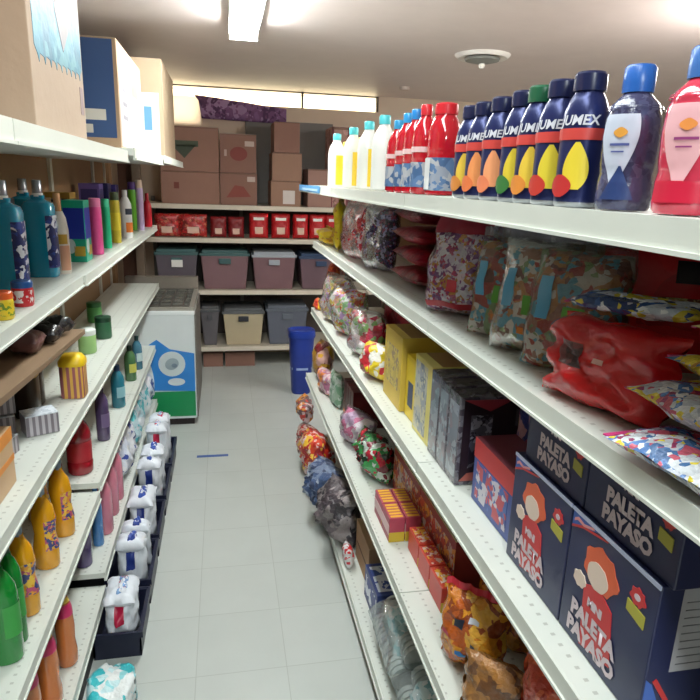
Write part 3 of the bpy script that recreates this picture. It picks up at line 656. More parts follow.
# ---------------------------------------------------------------- LEFT FOURTH SHELF
z4 = .5365
YEL = clearish((226,160,24))
fl = lambda h, r: [(r*.88,0),(r,h*.03),(r*1.0,h*.25),(r*.80,h*.42),(r*.95,h*.60),(r*.8,h*.74),(r*.45,h*.82),(r*.36,h*.85),(r*.36,h*.88)]
yc = (1.836, 0.23, 0.0272)
proto = None
for k, (px, x) in enumerate([(30,-.51),(50,-.51),(66,-.505),(22,-.60),(44,-.60)]):
    y = [1.478, 1.679, 1.845, 1.681, 1.945][k]
    lb = ['yellow dish soap bottle nearest the camera in the front row','yellow dish soap bottle second in the front row','yellow dish soap bottle last in the front row by the red jug','yellow dish soap bottle behind the nearest one','yellow dish soap bottle in the back row, farther one'][k]
    if proto is None:
        proto, P = bottle('dish_soap_bottle', lb, 'bottle', x, y, z4, .255, .034, YEL, mat((150,170,190),.3), prof=fl(.255,.034), sx=1, sy=.75, group='yellow dish soap bottles', capr=.38)
        wrap(P, -30, 50, .06, .15, multi([(226,150,40),(60,70,130),(190,80,120),(236,190,70)], 46, .35, 0), 'label_patch', proto, 1, .75)
    else: dup(proto, lb, (x, y, z4))
GRN = clearish((24,134,50))
proto = None
for k, (x, y) in enumerate([(-.51, 1.317), (-.505, 1.395-.02), (-.60, 1.565)]):
    lb = ['big green detergent bottle nearest the camera','slim green detergent bottle between the big green and the yellow bottles','green detergent bottle in the back row'][k]
    if proto is None:
        proto, P = bottle('detergent_bottle', lb, 'bottle', x, y, z4, .27, .04, GRN, mat((16,80,40),.3), prof=squeeze(.27,.04), sx=1, sy=.7, group='green detergent bottles')
        wrap(P, -20, 50, .07, .15, mat((60,160,70),.35), 'label_patch', proto, 1, .7)
    else: dup(proto, lb, (x, y, z4), scale=(.7, .7, 1) if k == 1 else None)
RED = clearish((150,20,34))
y, h, r = 2.223, 0.264, 0.0447
z4f = .5665
jp = [(r*.9,0),(r,h*.03),(r,h*.18),(r*.94,h*.20),(r*.94,h*.55),(r,h*.57),(r*.95,h*.66),(r*.7,h*.78),(r*.42,h*.86),(r*.42,h*.9)]
T, P = bottle('red_jug', 'large dark red bottle with a red label on the far fourth shelf', 'bottle', -.53, y, z4f, .235, r, RED, mat((120,16,28),.35), prof=[(a, b*.235/h) for a, b in jp], capr=.46)
wrap(P, 0, 180, .05, .125, mat((176,40,50),.4), 'label_band', T, na=28)
T, P = bottle('red_jug', 'second dark red bottle behind the large one', 'bottle', -.63, y-.03, z4f, .235, r, RED, mat((120,16,28),.35), prof=[(a, b*.235/h) for a, b in jp], capr=.46)
for k, (x, vals, c, cc, lb) in enumerate([(-.50,(2.513, 0.235, 0.0265),(84,66,104),(50,44,70),'dark purple bottle beside the red bottle'), (-.50,(2.902, 0.204, 0.0308),(40,120,140),(30,60,100),'teal bottle second past the red bottle'),
      (-.50,(3.305, 0.189, 0.0301),(70,110,70),(20,50,40),'green and yellow bottle third past the red bottle'), (-.49,(3.511, 0.191, 0.0267),(60,110,130),(30,60,60),'small teal bottle farthest along the fourth shelf')]):
    y, h, r = vals; h = min(h, .26)
    T, P = bottle('cleaner_bottle', lb, 'bottle', x, y, z4f, h, r, clearish(c), mat(cc,.35), prof=squeeze(h, r), group='small cleaner bottles')
    wrap(P, -30, 60, h*.25, h*.5, mat([(120,100,140),(140,190,200),(196,196,90),(190,210,210)][k],.4), 'label_patch', T)
# ---------------------------------------------------------------- LEFT LOWEST SHELF
z5 = .1515; ORG = clearish((206,120,60))
pr = lambda h, r: [(r*.85,0),(r,h*.03),(r*1.0,h*.16),(r*.86,h*.30),(r*.93,h*.45),(r*.78,h*.68),(r*.5,h*.8),(r*.42,h*.84),(r*.42,h*.87)]
proto = None
for k, (x, y) in enumerate([(-.515, 1.588), (-.50, 1.739), (-.53, 1.466)]):
    lb = ['orange bottle with a pink label in the middle of the lowest shelf','slim orange bottle farthest back beside the shelf divider','orange bottle nearest the camera on the lowest shelf'][k]
    if proto is None:
        proto, P = bottle('cleaner_bottle', lb, 'bottle', x, y, z5, .29, .036, ORG, mat((206,170,60),.35), prof=pr(.29,.036), group='orange cleaner bottles')
        wrap(P, -50, 70, .175, .215, mat((206,40,100),.35), 'label_patch', proto)
        wrap(P, -50, 60, .22, .235, mat((226,190,70),.35), 'label_patch', proto)
    else: dup(proto, lb, (x, y, z5), scale=(.85,.85,1) if k == 1 else None)
T, P = bottle('cleaner_bottle', 'teal bottle at the bottom left corner of the photo', 'bottle', -.53, 1.299, z5, .22, .034, clearish((70,150,160)), WHITE, prof=squeeze(.22,.034))
z5f = .2015
for k, (x, vals, c, lb) in enumerate([(-.54,(2.189, 0.186, 0.033),(86,66,120),'violet bottle at the near end of the far lowest shelf'), (-.60,(2.322, 0.113, 0.0312),(60,46,96),'dark violet bottle behind the violet one'), (-.51,(2.319, 0.194, 0.0212),(70,130,190),'blue bottle beside the pink bottles')]):
    y, h, r = vals; h = .26
    bottle('softener_bottle', lb, 'bottle', x, y, z5f, h, r, clearish(c), mat(c,.35), prof=squeeze(h, r), group='softener bottles')
for k, (x, px) in enumerate([(-.50,106),(-.50,113),(-.50,119)]):
    y = [2.416, 2.562, 2.696][k]
    T, P = bottle('softener_bottle', ['pink bottle nearest the blue one on the lowest shelf','pink bottle in the middle of three on the lowest shelf','pink bottle farthest of three on the lowest shelf'][k], 'bottle', x, y, z5f, .26, .040, clearish((216,130,150)), mat((190,50,80),.35), prof=squeeze(.26,.040), sx=.8, group='pink softener bottles')
WP = [multi([(226,230,240),(240,240,246),(60,80,160),(214,220,236),(236,236,240)], 15, .3, .5), multi([(230,232,240),(240,240,244),(210,60,70),(226,228,236),(120,140,200)], 15, .3, .5), multi([(200,226,232),(90,196,206),(226,236,240),(236,240,244)], 14, .3, .5)]
for k, (px, py, w, h, mi, lb) in enumerate([(124,0,.16,.20,0,'white and blue packet just past the pink bottles'),(130,0,.16,.2,0,'white packet second past the pink bottles'),(136,0,.16,.2,2,'white and teal packet third past the pink bottles'),(142,0,.2,.22,2,'teal packet near the far end of the lowest shelf'),(147,0,.2,.24,2,'pale teal packet beside the freezer'),(151,0,.2,.22,0,'white and navy packet touching the freezer corner')]):
    y = [2.908, 3.095, 3.267, 3.478, 3.691, 3.902][k]
    bag('diaper_packet', lb, 'packet', (-.52, y, z5f), PI/2 - .2, w, h, .11, WP[mi], WHITE, 'white packets on the lowest shelf', rx=-.06)
# floor baskets with packets
def crate(label, x, y, w, d, h, rz=0, col=(24,28,52)):
    T = thing('plastic_crate', label, 'crate', (x, y, 0.0), rz, 'dark blue crates on the floor')
    m = mat(col, .4); e = .006
    b = MB().box(-w/2, w/2, -d/2, d/2, .0, .008)
    for (a0, a1, c0, c1) in ((-w/2, w/2, -d/2, -d/2+e), (-w/2, w/2, d/2-e, d/2), (-w/2, -w/2+e, -d/2, d/2), (w/2-e, w/2, -d/2, d/2)): b.box(a0, a1, c0, c1, .008, h)
    b.build('crate_body', m, T)
    r = MB()
    for (a0, a1, c0, c1) in ((-w/2-.008, w/2+.008, -d/2-.008, -d/2), (-w/2-.008, w/2+.008, d/2, d/2+.008), (-w/2-.008, -w/2, -d/2, d/2), (w/2, w/2+.008, -d/2, d/2)): r.box(a0, a1, c0, c1, h-.02, h+.003)
    r.build('rim', m, T); return T
cr = [(-.387,2.03,.158,.24,.10,'dark blue crate nearest the camera, white packet with red marks inside'), (-.387,2.33,.158,.28,.11,'dark blue crate second from the camera on the floor'), (-.387,2.66,.158,.30,.11,'dark blue crate third from the camera on the floor'), (-.387,3.02,.158,.32,.11,'dark blue crate fourth from the camera on the floor'), (-.387,3.40,.158,.36,.11,'dark blue crate farthest from the camera near the freezer')]
for (x, y, w, d, h, lb) in cr: crate(lb, x, y, w, d, h)
NV = mat((40,60,140),.35); RDP = mat((190,30,70),.35)
pk = [(-.382,2.02,.112,0.155,0.17,1,'white packet with magenta marks in the nearest crate'), (-.382,2.29,.112,0.11,0.2,0,'white packet with a blue strip in the second crate'), (-.382,2.415,.112,0.06,0.19,0,'small white packet at the far side of the second crate'), (-.382,2.64,.112,0.19,0.21,0,'white and blue packet in the third crate'), (-.382,2.94,.112,0.1,0.23,0,'white packet leaning in the fourth crate'), (-.382,3.09,.112,0.1,0.23,0,'white and navy packet at the back of the fourth crate'), (-.382,3.31,.112,0.12,0.27,1,'tall white packet with red print in the farthest crate'), (-.382,3.47,.112,0.11,0.26,1,'white packet with red and blue print at the back of the farthest crate')]
for (x, y, w, d, h, mi, lb) in pk:
    m = mat((228,232,240),.3,bump=.5,bscale=30)
    T = thing('diaper_packet', lb, 'packet', (x, y, .028), 0, 'white packets in the floor crates')
    mb = pillow_mesh(w, h, d, int(y*100), .5); weld(mb.build('packet', m, T))
    tp = MB(); 
    # print on the upper part: grid strips following the top and aisle side
    bagpatch(mb, 5, 9, 9, 16, [NV, RDP][mi], 'print_strip', T)
    bb = pillow_mesh(w*.98, d*.96, .06, int(y*77), .6, nx=12, nz=12); bb.v = [(p[0], p[2]-d*.48, h - .012 + p[1]) for p in bb.v]
    weld(bb.build('top_fold', m, T))
    st = pillow_mesh(w*.34, d*.7, .074, int(y*77), .6, nx=12, nz=12); st.v = [(p[0]+w*.05, p[2]-d*.35, h - .008 + p[1]) for p in st.v]
    weld(st.build('print_patch', multi([(190,30,70),(236,236,244),(228,232,240),(120,160,210)], 34, .35, .3) if mi == 1 else multi([(40,64,150),(50,80,170),(228,232,240)], 22, .35, .3), T))
t = bag('teal_packet', 'teal and white packet on the floor at the bottom left', 'packet', (-.37, 1.70, .001), 0, .14, .10, .18, multi([(60,190,200),(200,232,236),(150,220,226),(236,240,240)], 14, .3, .5), None, wr=.7)

# ================================================================ RIGHT TOP SHELF: DRINKS
zr = 1.599
t = thing('price_strip', 'light blue price strip clipped to the far end of the right top shelf', 'label', (.412, 2.78, 1.57))
MB().box(0, .003, 0, .75, 0, .03).build('strip_card', mat((90,160,214),.4), t); MB().box(-.001, -.0004, .05, .60, .006, .016).build('pale_stripe', mat((190,220,240),.4), t)
AQ = mat((90,206,214),.35); WB = mat((232,232,226),.3); YL = clearish((240,200,40))
proto = None
for k, (px, x) in enumerate([(337,.46),(352,.46),(367,.46),(383,.46)]):
    y = [2.626, 2.288, 2.039, 1.837][k]
    lb = ['white bottle with aqua cap at the far end of the top shelf','white bottle with aqua cap second from the far end','white bottle with aqua cap third from the far end','white bottle with aqua cap next to the small red bottles'][k]
    if proto is None:
        proto, P = bottle('yogurt_drink_bottle', lb, 'bottle', x, y, zr, .21, .0355, WB, AQ, prof=soda(.21,.0355,.42), capr=.46, group='white bottles with aqua caps')
        wrap(P, -70, 34, .01, .125, mat((240,206,60),.3), 'label_patch', proto)
    else: dup(proto, lb, (x, y, zr), rz=[0,0,0,2.2][k])
for k, x in enumerate([.53,.53,.53]):
    y = [2.795, 2.476, 2.22][k]
    bottle('yellow_drink_bottle', ['yellow drink bottle behind the farthest white bottle','yellow drink bottle in the middle of the back row','yellow drink bottle behind the white bottle by the red ones'][k], 'bottle', x, y, zr, .19, .031, YL, mat((240,210,60),.35), prof=soda(.19,.031,.42), capr=.44, group='yellow drink bottles in the back row')
RDB = clearish((186,24,40)); LBL = multi([(90,120,160),(150,156,170),(70,100,140),(176,176,180)], 30, .4, 0, coat=0)
for k, (vals, x, cc, lb) in enumerate([((1.644, 0.18, 0.0141),.45,(50,150,200),'small red bottle with blue label at the far end of the red ones'), ((1.575, 0.191, 0.0148),.455,(50,150,210),'small red bottle with a bright blue cap, second of the red ones'), ((1.521, 0.195, 0.0155),.46,(40,130,200),'red bottle with a blue cap, third of the red ones'), ((1.464, 0.2, 0.0172),.465,(206,40,50),'red bottle with a red cap touching the big red jug')]):
    y, h, r = vals; h = min(h, .22)
    T, P = bottle('red_drink_bottle', lb, 'bottle', x, y, zr, h, max(r, .03), RDB, mat(cc,.3), prof=[(a*1.0, b) for a, b in soda(h, max(r, .03), .4)], capr=.46, group='red drink bottles')
    wrap(P, 0, 180, h*.08, h*.36, LBL, 'label_band', T, na=28); wrap(P, 0, 180, h*.47, h*.53, mat((226,190,190),.3), 'ring_band', T, na=28)
y, h, r = 1.399, 0.197, 0.0386
jg = [(r*.9,0),(r,h*.02),(r,h*.40),(r*.97,h*.44),(r,h*.48),(r*.98,h*.68),(r*.75,h*.82),(r*.62,h*.86),(r*.62,h*.9)]
T, P = bottle('juice_jug', 'big red plastic jug with a wide red cap on the right top shelf', 'jug', .49, y, zr, h, r, RDB, mat((206,34,46),.35), prof=jg, capr=.66)
wrap(P, 0, 180, h*.05, h*.41, LBL, 'label_band', T, na=28); wrap(P, 190, 16, h*.06, h*.40, mat((214,214,214),.4), 'label_patch', T, off=.0015)
y2 = 1.422
T, P = bottle('juice_jug', 'red plastic jug with a white cap between the big red jug and the navy bottles', 'jug', .575, y2+.02, zr, h, r, RDB, mat((226,222,222),.35), prof=jg, capr=.66)
wrap(P, 0, 180, h*.05, h*.41, LBL, 'label_band', T, na=28)
# navy fruit nectar bottles
NVB = mat((34,42,92),.28,.35); CAPN = mat((26,32,70),.3)
def nectar(label, x, y, fruit, capm):
    h, r = .166, .0295
    P = [(r*.88,0),(r*.98,.004),(r,.012),(r,.098),(r*.94,.118),(r*.74,.134),(r*.60,.141),(r*.60,.147)]
    T, _ = bottle('nectar_bottle', label, 'bottle', x, y, zr, h, r, NVB, capm, prof=P, capr=.68, group='navy fruit nectar bottles')
    MB().lathe([(r*.9,-.0005),(r*.99,.003),(r*.99,.006)]).build('base_ring', SILVER, T, smooth='auto')
    ang = 222
    wrap(P, 0, 180, .083, .097, mat((206,70,64),.4), 'red_band', T, na=28)
    c1, c2 = fruit
    wrap(P, ang+6, lambda q: 38*math.sin(PI*min(1, .06+q*.9))**.7*(1-.45*q), .022, .080, mat(c1,.4), 'fruit_print', T, off=.0012, nz=16)
    wrap(P, ang-28, lambda q: 30*math.sin(PI*(.04+q*.92))**.7, .012, .040, mat(c2,.4), 'fruit_print', T, off=.0020)
    # curved lettering
    cu = bpy.data.curves.new('lettering', 'FONT'); cu.body = 'JUMEX'; cu.size = .017; cu.align_x = 'CENTER'; cu.resolution_u = 2; cu.offset = .0004; cu.shear = .15
    tmp = bpy.data.objects.new('tmp', cu); COL.objects.link(tmp); dg = bpy.context.evaluated_depsgraph_get()
    me = bpy.data.meshes.new_from_object(tmp.evaluated_get(dg)); bpy.data.objects.remove(tmp)
    for p in me.vertices:
        a = math.radians(ang) + p.co.x/r; z = .101 + p.co.y; rr = interp(P, z) + .0014; p.co = (rr*math.cos(a), rr*math.sin(a), z)
    me.materials.clear(); me.materials.append(mat((206,206,214),.4)); o = bpy.data.objects.new('lettering', me); COL.objects.link(o); o.parent = T
    return T
GRC = mat((30,92,62),.35)
ny = [1.167, 1.108, 1.036, 0.958, 0.903, 0.844, 0.777]
fr_ = [((226,190,70),(206,130,60)),((236,150,90),(226,120,70)),((240,160,110),(230,130,90)),((226,200,60),(60,120,60)),((236,200,70),(226,140,60)),((226,204,60),(200,60,50)),((232,206,60),(196,50,50))]
nl = ['navy nectar bottle next to the red jugs, yellow fruit print','navy nectar bottle second from the red jugs','navy nectar bottle with a large peach print, third from the red jugs','navy nectar bottle with a green fruit print, middle of the seven','navy nectar bottle with a green cap','navy nectar bottle second from the purple drink','navy nectar bottle beside the purple drink, pear and strawberry print']
for k in range(7): nectar(nl[k], .462, ny[k], fr_[k], GRC if k == 4 else CAPN)
for k, yy in enumerate([.93, 1.05, 1.17]): nectar(['navy nectar bottle in the back row, nearest one','navy nectar bottle in the back row, middle one','navy nectar bottle in the back row, farthest one'][k], .535, yy, fr_[k], CAPN)
# sports drinks
def sport(label, x, y, h, r, body, capm, lab, sun, dark):
    P = [(r*.9,0),(r*.98,.004),(r,.012),(r*.98,h*.20),(r*.93,h*.26),(r*.97,h*.32),(r,h*.50),(r*.95,h*.64),(r*.80,h*.74),(r*.52,h*.80),(r*.45,h*.82),(r*.45,h*.84)]
    T, _ = bottle('sports_drink_bottle', label, 'bottle', x, y, zr, h, r, body, capm, prof=P, capr=.54)
    ang = 212
    wrap(P, ang, lambda q: 44*math.sin(PI*(.10+.62*q))**.9*(.25+.75*q**.6), h*.16, h*.66, lab, 'teardrop_label', T, off=.0012, nz=18)
    wrap(P, ang+4, lambda q: 13*math.sin(PI*(.05+q*.9)), h*.50, h*.57, sun, 'sun_mark', T, off=.002)
    wrap(P, ang+4, 18, h*.445, h*.462, dark, 'lettering_strip', T, off=.002); wrap(P, ang+2, 12, h*.40, h*.410, dark, 'lettering_strip', T, off=.002)
    for q in (.70, .715): wrap(P, 0, 180, h*q, h*(q+.006), body, 'neck_ring', T, off=.0016, na=28)
    return T, P
PUR = multi([(66,66,98),(74,76,108),(60,60,90),(84,86,116)], 34, .15, .15, soft=1.2); 
T, P = sport('purple grey sports drink bottle with a large bright blue cap', .478, 0.7, .163, .0325, PUR, mat((40,98,180),.3), mat((190,196,212),.4), mat((214,150,60),.4), mat((80,90,150),.4))
wrap(P, 222, lambda q: 30*(1-q)+2, .012, .05, mat((40,60,110),.4), 'blue_swoosh', T, off=.0018)
PNK = clearish((206,60,84))
T, P = sport('pink red sports drink bottle at the right edge of the photo', .487, 0.601, .166, .0345, PNK, mat((60,110,180),.3), mat((226,170,176),.4), mat((226,140,70),.4), mat((150,60,120),.4))
wrap(P, 225, 55, .012, .034, mat((196,30,60),.3), 'foot_band', T, off=.0016)

# ================================================================ RIGHT SECOND SHELF: BAGS
z2 = 1.2915
CLR = film((252,253,253), .03, .2); CLR2 = film((225,225,235), .14, .2)
R_ = -PI/2
CANDY1 = multi([(196,30,46),(230,60,80),(150,40,80),(236,190,200),(110,40,80),(214,40,50)], 42, .2, .8)
CANDY2 = multi([(60,40,90),(120,40,70),(34,28,50),(140,130,170),(50,34,60)], 42, .2, .8)
CANDY3 = multi([(170,130,170),(216,196,216),(130,70,130),(226,216,226),(180,60,100),(240,214,224),(200,140,70)], 48, .2, .8)
DRED = mat((84,26,32),.4,bump=.4); DRB = multi([(126,14,30),(150,20,40),(100,12,26)], 12, .35, .3, coat=.1)
YB = multi([(230,200,30),(240,214,40),(206,150,40),(236,206,40)], 16, .3, .4)
bag('yellow_bag', 'bright yellow bag lying on the far corner of the right second shelf', 'bag', (.56, 3.38, z2), R_, .26, .075, .12, YB, YB, rx=-.1)
bag('yellow_bag', 'upright yellow bag behind the far red candy bag', 'bag', (.57, 3.08, z2), R_-.3, .16, .23, .07, YB, YB)
bag('candy_bag', 'tall bag of red and pink candies, farthest on the second shelf', 'bag', (.575, 2.66, z2), R_+.3, .22, .25, .11, CANDY1, CANDY1, clear=CLR)
bag('candy_bag', 'dark mixed candy bag leaning against the far red one', 'bag', (.59, 2.34, z2), R_+.5, .16, .25, .10, CANDY2, CANDY2, clear=CLR)
for k in range(4):
    T = bag('dark_red_packet', ['lowest','second','third','topmost'][k] + ' dark red packet of the pile behind the dark candy bag', 'packet', (.70, 2.07+.01*k, z2+.03+.062*k), 0, .20, .32, .050, DRB, None, 'pile of dark red packets', rx=-PI/2+0.0, wr=.3)
    T.location = (.68, 1.82+.005*k, z2+.036+.066*k); T.rotation_euler = (-PI/2, 0, 0)
T = bag('candy_bag', 'big lilac and white candy bag standing alone on the second shelf', 'bag', (.60, 1.51, z2), R_+.75, .20, .262, .12, CANDY3, None, clear=CLR, taper=.10, rx=-.12, patch=[(6,8,4,6,mat((200,30,50),.3),'red_print'),(1,13,14,17,mat((150,24,50),.3),'red_top'),(1,13,1,2,mat((170,24,44),.3),'red_foot')])
bag('dark_red_packet', 'dark red upright packet right behind the lilac candy bag', 'packet', (.82, 1.55, z2), R_+.3, .2, .235, .07, DRED, DRED)
TOY = multi([(150,100,80),(120,140,90),(176,120,70),(90,150,170),(190,180,170),(110,60,50),(160,60,50),(200,190,180)], 30, .3, .7)
BLUEP = mat((90,160,196),.3); GRP = mat((90,160,60),.3)
for k, (x, y, w, h) in enumerate([(.60,1.265,.16,.225),(.605,1.135,.17,.23),(.615,.995,.19,.235)]):
    bag('toy_bag', ['clear bag of small figures nearest the lilac candy bag','clear bag of small figures in the middle of the three','clear bag of small figures partly behind the shiny red bag'][k], 'bag', (x, y, z2), R_+.72, w, h, .078, TOY, CLR2, 'clear bags of small figures', clear=CLR, rx=-.16, taper=.1, wr=.35,
        patch=[(2,4,7,13,BLUEP,'blue_print'),(6,9,6,9,GRP,'green_print'),(6,9,3,4,mat((206,120,50),.3),'orange_print')], sealh=.02)
REDB = mat((206,22,28),.22,bump=.55,bscale=26,coat=.5); RB2 = mat((120,16,26),.3,bump=.5,bscale=20,coat=.3)
# big shiny red bag lying over the shelf edge
T = bag('red_bag', 'big shiny red plastic bag lying at the edge of the second shelf', 'bag', (.56, .81, z2), R_+.3, .22, .135, .10, REDB, None, rx=-.25, wr=.8, seed=5,
    patch=[(3,6,7,12,multi([(80,40,40),(60,30,34),(120,60,60)], 30, .3, .4),'dark_print'), (8,9,9,10,mat((230,180,170),.3),'star_print')])
m = MB(); 
FOIL = multi([(196,200,210),(90,130,190),(226,206,60),(200,90,110),(230,232,236),(70,110,160),(210,214,220),(150,60,100)], 42, .22, .8)
FOIL2 = multi([(206,180,40),(226,200,60),(190,140,60),(90,120,160),(200,200,206),(216,120,120)], 36, .22, .8)
RC = multi([(232,26,40),(240,34,46),(214,22,36)], 10, .35, .2)
T = bag('red_display_pack', 'dark red folded pack with a gold stripe behind the shiny red bag', 'pack', (.79, 1.0, z2), R_+1.1, .215, .235, .05, RC, RC, ry=0, wr=.3,
    patch=[(1,12,9,11,multi([(176,140,80),(200,176,120),(140,80,50)], 60, .4, .1),'gold_stripe'), (8,13,13,16,mat((36,24,30),.4),'dark_ovals')])
bag('red_display_pack', 'second dark red pack at the right edge behind the foil packets', 'pack', (.86, .66, z2), R_+.3, .22, .2, .08, RC, None, wr=.3)
def flatbag(label, x, y, z, rz, w, l, t, m, ex=(0,0), seal=True):
    T = thing('foil_packet', label, 'packet', (x, y, z), rz, 'colourful foil packets at the right edge', ex[0], ex[1])
    mb = pillow_mesh(w, l, t, int(y*991), .7); mb.v = [(p[0], p[2]-l/2, p[1]+t/2) for p in mb.v]
    weld(mb.build('packet', m, T))
    MB().box(-w*.48, w*.48, l*.495, l*.53, t*.45, t*.45+.002).box(-w*.48, w*.48, -l*.53, -l*.495, t*.45, t*.45+.002).build('seal', mat((200,60,120),.3), T)
    return T
flatbag('blue, white and yellow foil packet lying lowest at the shelf edge', .545, .555, z2+.010, .12, .12, .22, .035, FOIL)
flatbag('foil packet with yellow and blue print above the lowest one', .585, .58, z2+.062, .05, .13, .22, .035, FOIL)
flatbag('yellow foil packet on top of the stack at the right edge', .61, .56, z2+.112, -.1, .13, .21, .03, FOIL2)
flatbag('blue and white foil packet lying on the shiny red bag', .60, .80, z2+.155, .7, .10, .18, .025, multi([(190,196,210),(60,90,150),(206,186,60),(230,232,236),(40,60,110)], 30, .25, .7))
flatbag('pale blue foil packet at the right edge under the top shelf', .65, .58, z2+.158, .3, .12, .18, .025, multi([(150,176,200),(90,140,170),(226,226,220),(206,190,100),(190,60,60)], 30, .25, .7))
bag('black_red_packet', 'black and red packet between the shiny red bag and the foil packets', 'packet', (.73, .70, z2), R_+.3, .11, .16, .05, multi([(30,24,30),(150,30,30),(40,34,40),(120,30,30)], 22, .3, .5), None)

# ================================================================ RIGHT THIRD SHELF
z3r = .9065
MIX = multi([(250,240,236),(240,180,160),(252,246,242),(236,110,80),(160,210,150),(246,220,110),(216,170,226),(252,250,248)], 34, .25, .8)
OR = multi([(220,90,40),(236,110,50),(200,60,40)], 18, .3, .6)
bag('orange_bag', 'orange bag at the far end of the right third shelf', 'bag', (.60, 3.39, z3r), R_-.25, .16, .29, .09, OR, OR)
bag('candy_bag', 'white bag of mixed candies at the far end, front one', 'bag', (.575, 3.15, z3r), R_+.3, .24, .25, .13, MIX, None, clear=CLR)
bag('candy_bag', 'white bag of mixed candies second from the far end', 'bag', (.58, 2.84, z3r), R_+.4, .24, .24, .13, MIX, None, clear=CLR)
bag('red_yellow_bag', 'small red and yellow bag lying at the far shelf corner', 'bag', (.525, 3.48, z3r), R_, .08, .06, .05, multi([(206,50,40),(230,90,60),(236,190,50)], 20, .3, .5), None)
bag('candy_bag', 'pale green and white candy bag against the panel', 'bag', (.83, 2.80, z3r), R_+.1, .24, .27, .09, multi([(180,190,150),(150,130,90),(200,196,180),(120,110,80),(190,170,150)], 30, .3, .8), None, clear=CLR)
bag('candy_bag', 'pink and red candy bag next to the yellow bag', 'bag', (.585, 2.48, z3r), R_+.4, .20, .20, .12, multi([(220,30,80),(240,214,220),(200,50,90),(150,190,120),(244,240,236)], 16, .25, .7), None, clear=CLR)
bag('dark_red_packet', 'dark red packet lying above the pink candy bag', 'packet', (.72, 2.42, z3r+.001), R_+.2, .26, .28, .10, DRB, DRB)
bag('yellow_bag', 'yellow and red bag right beside the tall yellow box', 'bag', (.565, 2.18, z3r), R_+.35, .18, .125, .10, multi([(236,210,40),(244,240,230),(206,50,60),(236,206,40)], 14, .3, .6), None)
def dbox(name, label, pxl, y0, y1, x0, x1, hh, m, group=None):
    return cbox(name, label, 'box', x0, x1, y0, y1, z3r, z3r+hh, m, group)
YBX = mat((206,176,70),.5); BRT = mat((150,112,60),.6)
t, F, (w, d, h) = dbox('display_box', 'yellow box with an orange brown top beside the yellow bag', 0, 1.82, 2.03, .545, .90, .245, YBX)
rect(F['+z'], .03, w-.005, .005, d-.005, BRT, 'brown_top', t); rect(F['-x'], .03, d-.03, h*.25, h*.8, multi([(190,170,90),(150,130,110),(206,186,100)], 36, .5, 0, coat=0), 'picture', t)
t, F, (w, d, h) = dbox('display_box', 'narrow bright yellow box between the two bigger boxes', 0, 1.70, 1.81, .56, .88, .20, mat((232,200,40),.4))
rect(F['-x'], .03, d-.03, h*.2, h*.6, mat((70,80,110),.5), 'dark_label', t)
t, F, (w, d, h) = dbox('display_box', 'cream and yellow box left of the disc cases', 0, 1.535, 1.69, .55, .86, .235, mat((226,212,120),.45))
rect(F['-x'], .012, d*.75, h*.06, h*.94, multi([(190,190,180),(160,164,170),(206,200,170),(120,130,140)], 26, .4, 0, coat=0), 'picture', t)
rect(F['+z'], .03, w-.005, .005, d-.005, BRT, 'brown_top', t)
for k, (a, b) in enumerate([(1.455,1.525),(1.385,1.452),(1.31,1.382)]):
    t, F, (w, d, h) = dbox('disc_case_pack', ['silvery wrapped pack next to the cream box','silvery wrapped pack in the middle of three','dark wrapped pack with red corner facing the aisle'][k], 0, a, b, .545, .70, .235-.003*k, multi([(104,100,108),(84,76,86),(116,112,120),(74,66,76)], 26, .2, .1) , 'wrapped packs beside the cream box')
    rect(F['-x'], .006, d-.006, h*.08, h*.9, multi([(136,142,154),(118,124,136),(150,156,164),(128,120,130)], 20, .2, 0), 'cover_picture', t)
    if k == 2:
        rect(F['-y'], .01, w-.01, h*.05, h*.97, mat((40,26,34),.3), 'dark_cover', t); rect(F['-y'], .03, w*.55, h*.2, h*.8, multi([(150,146,156),(90,86,96),(40,30,40)], 40, .3, 0), 'cover_picture', t, .0014)
        poly(F['-y'], [(.01,h*.97),(w*.9,h*.97),(w*.5,h*.84)], mat((150,50,60),.3), 'red_corner', t, .0014)
        poly(F['-y'], [(.01,h*.05),(w*.8,h*.05),(w*.6,h*.16),(.03,h*.14)], mat((170,90,80),.3), 'red_foot', t, .0014)
# blue and pink packs
t = bag('blue_pink_bag', 'blue and pink bag standing behind the red toy box', 'bag', (.702, 1.236, z3r), R_, .125, .29, .05, multi([(200,150,160),(60,70,160),(226,210,220),(170,60,80),(40,50,120)], 14, .3, .5), None, wr=.4)
t = bag('red_blue_bag', 'red and blue printed bag beside the blue and pink one', 'bag', (.702, 1.088, z3r), R_, .125, .29, .05, multi([(176,50,60),(60,60,130),(200,180,180),(150,40,50)], 14, .3, .5), None, wr=.4)
t, F, (w, d, h) = dbox('toy_box', 'small red and blue box left of the big navy boxes', 0, 1.035, 1.25, .565, .665, .155, mat((60,80,150),.4))
rect(F['-x'], .0, d, h*.70, h, mat((196,50,50),.4), 'red_band', t); rect(F['-x'], .02, d*.85, h*.1, h*.66, multi([(70,100,170),(200,196,206),(190,70,80),(60,80,150)], 28, .4, 0, coat=0), 'picture', t)
rect(F['+z'], 0, w, 0, d, mat((110,50,60),.5), 'red_top', t)
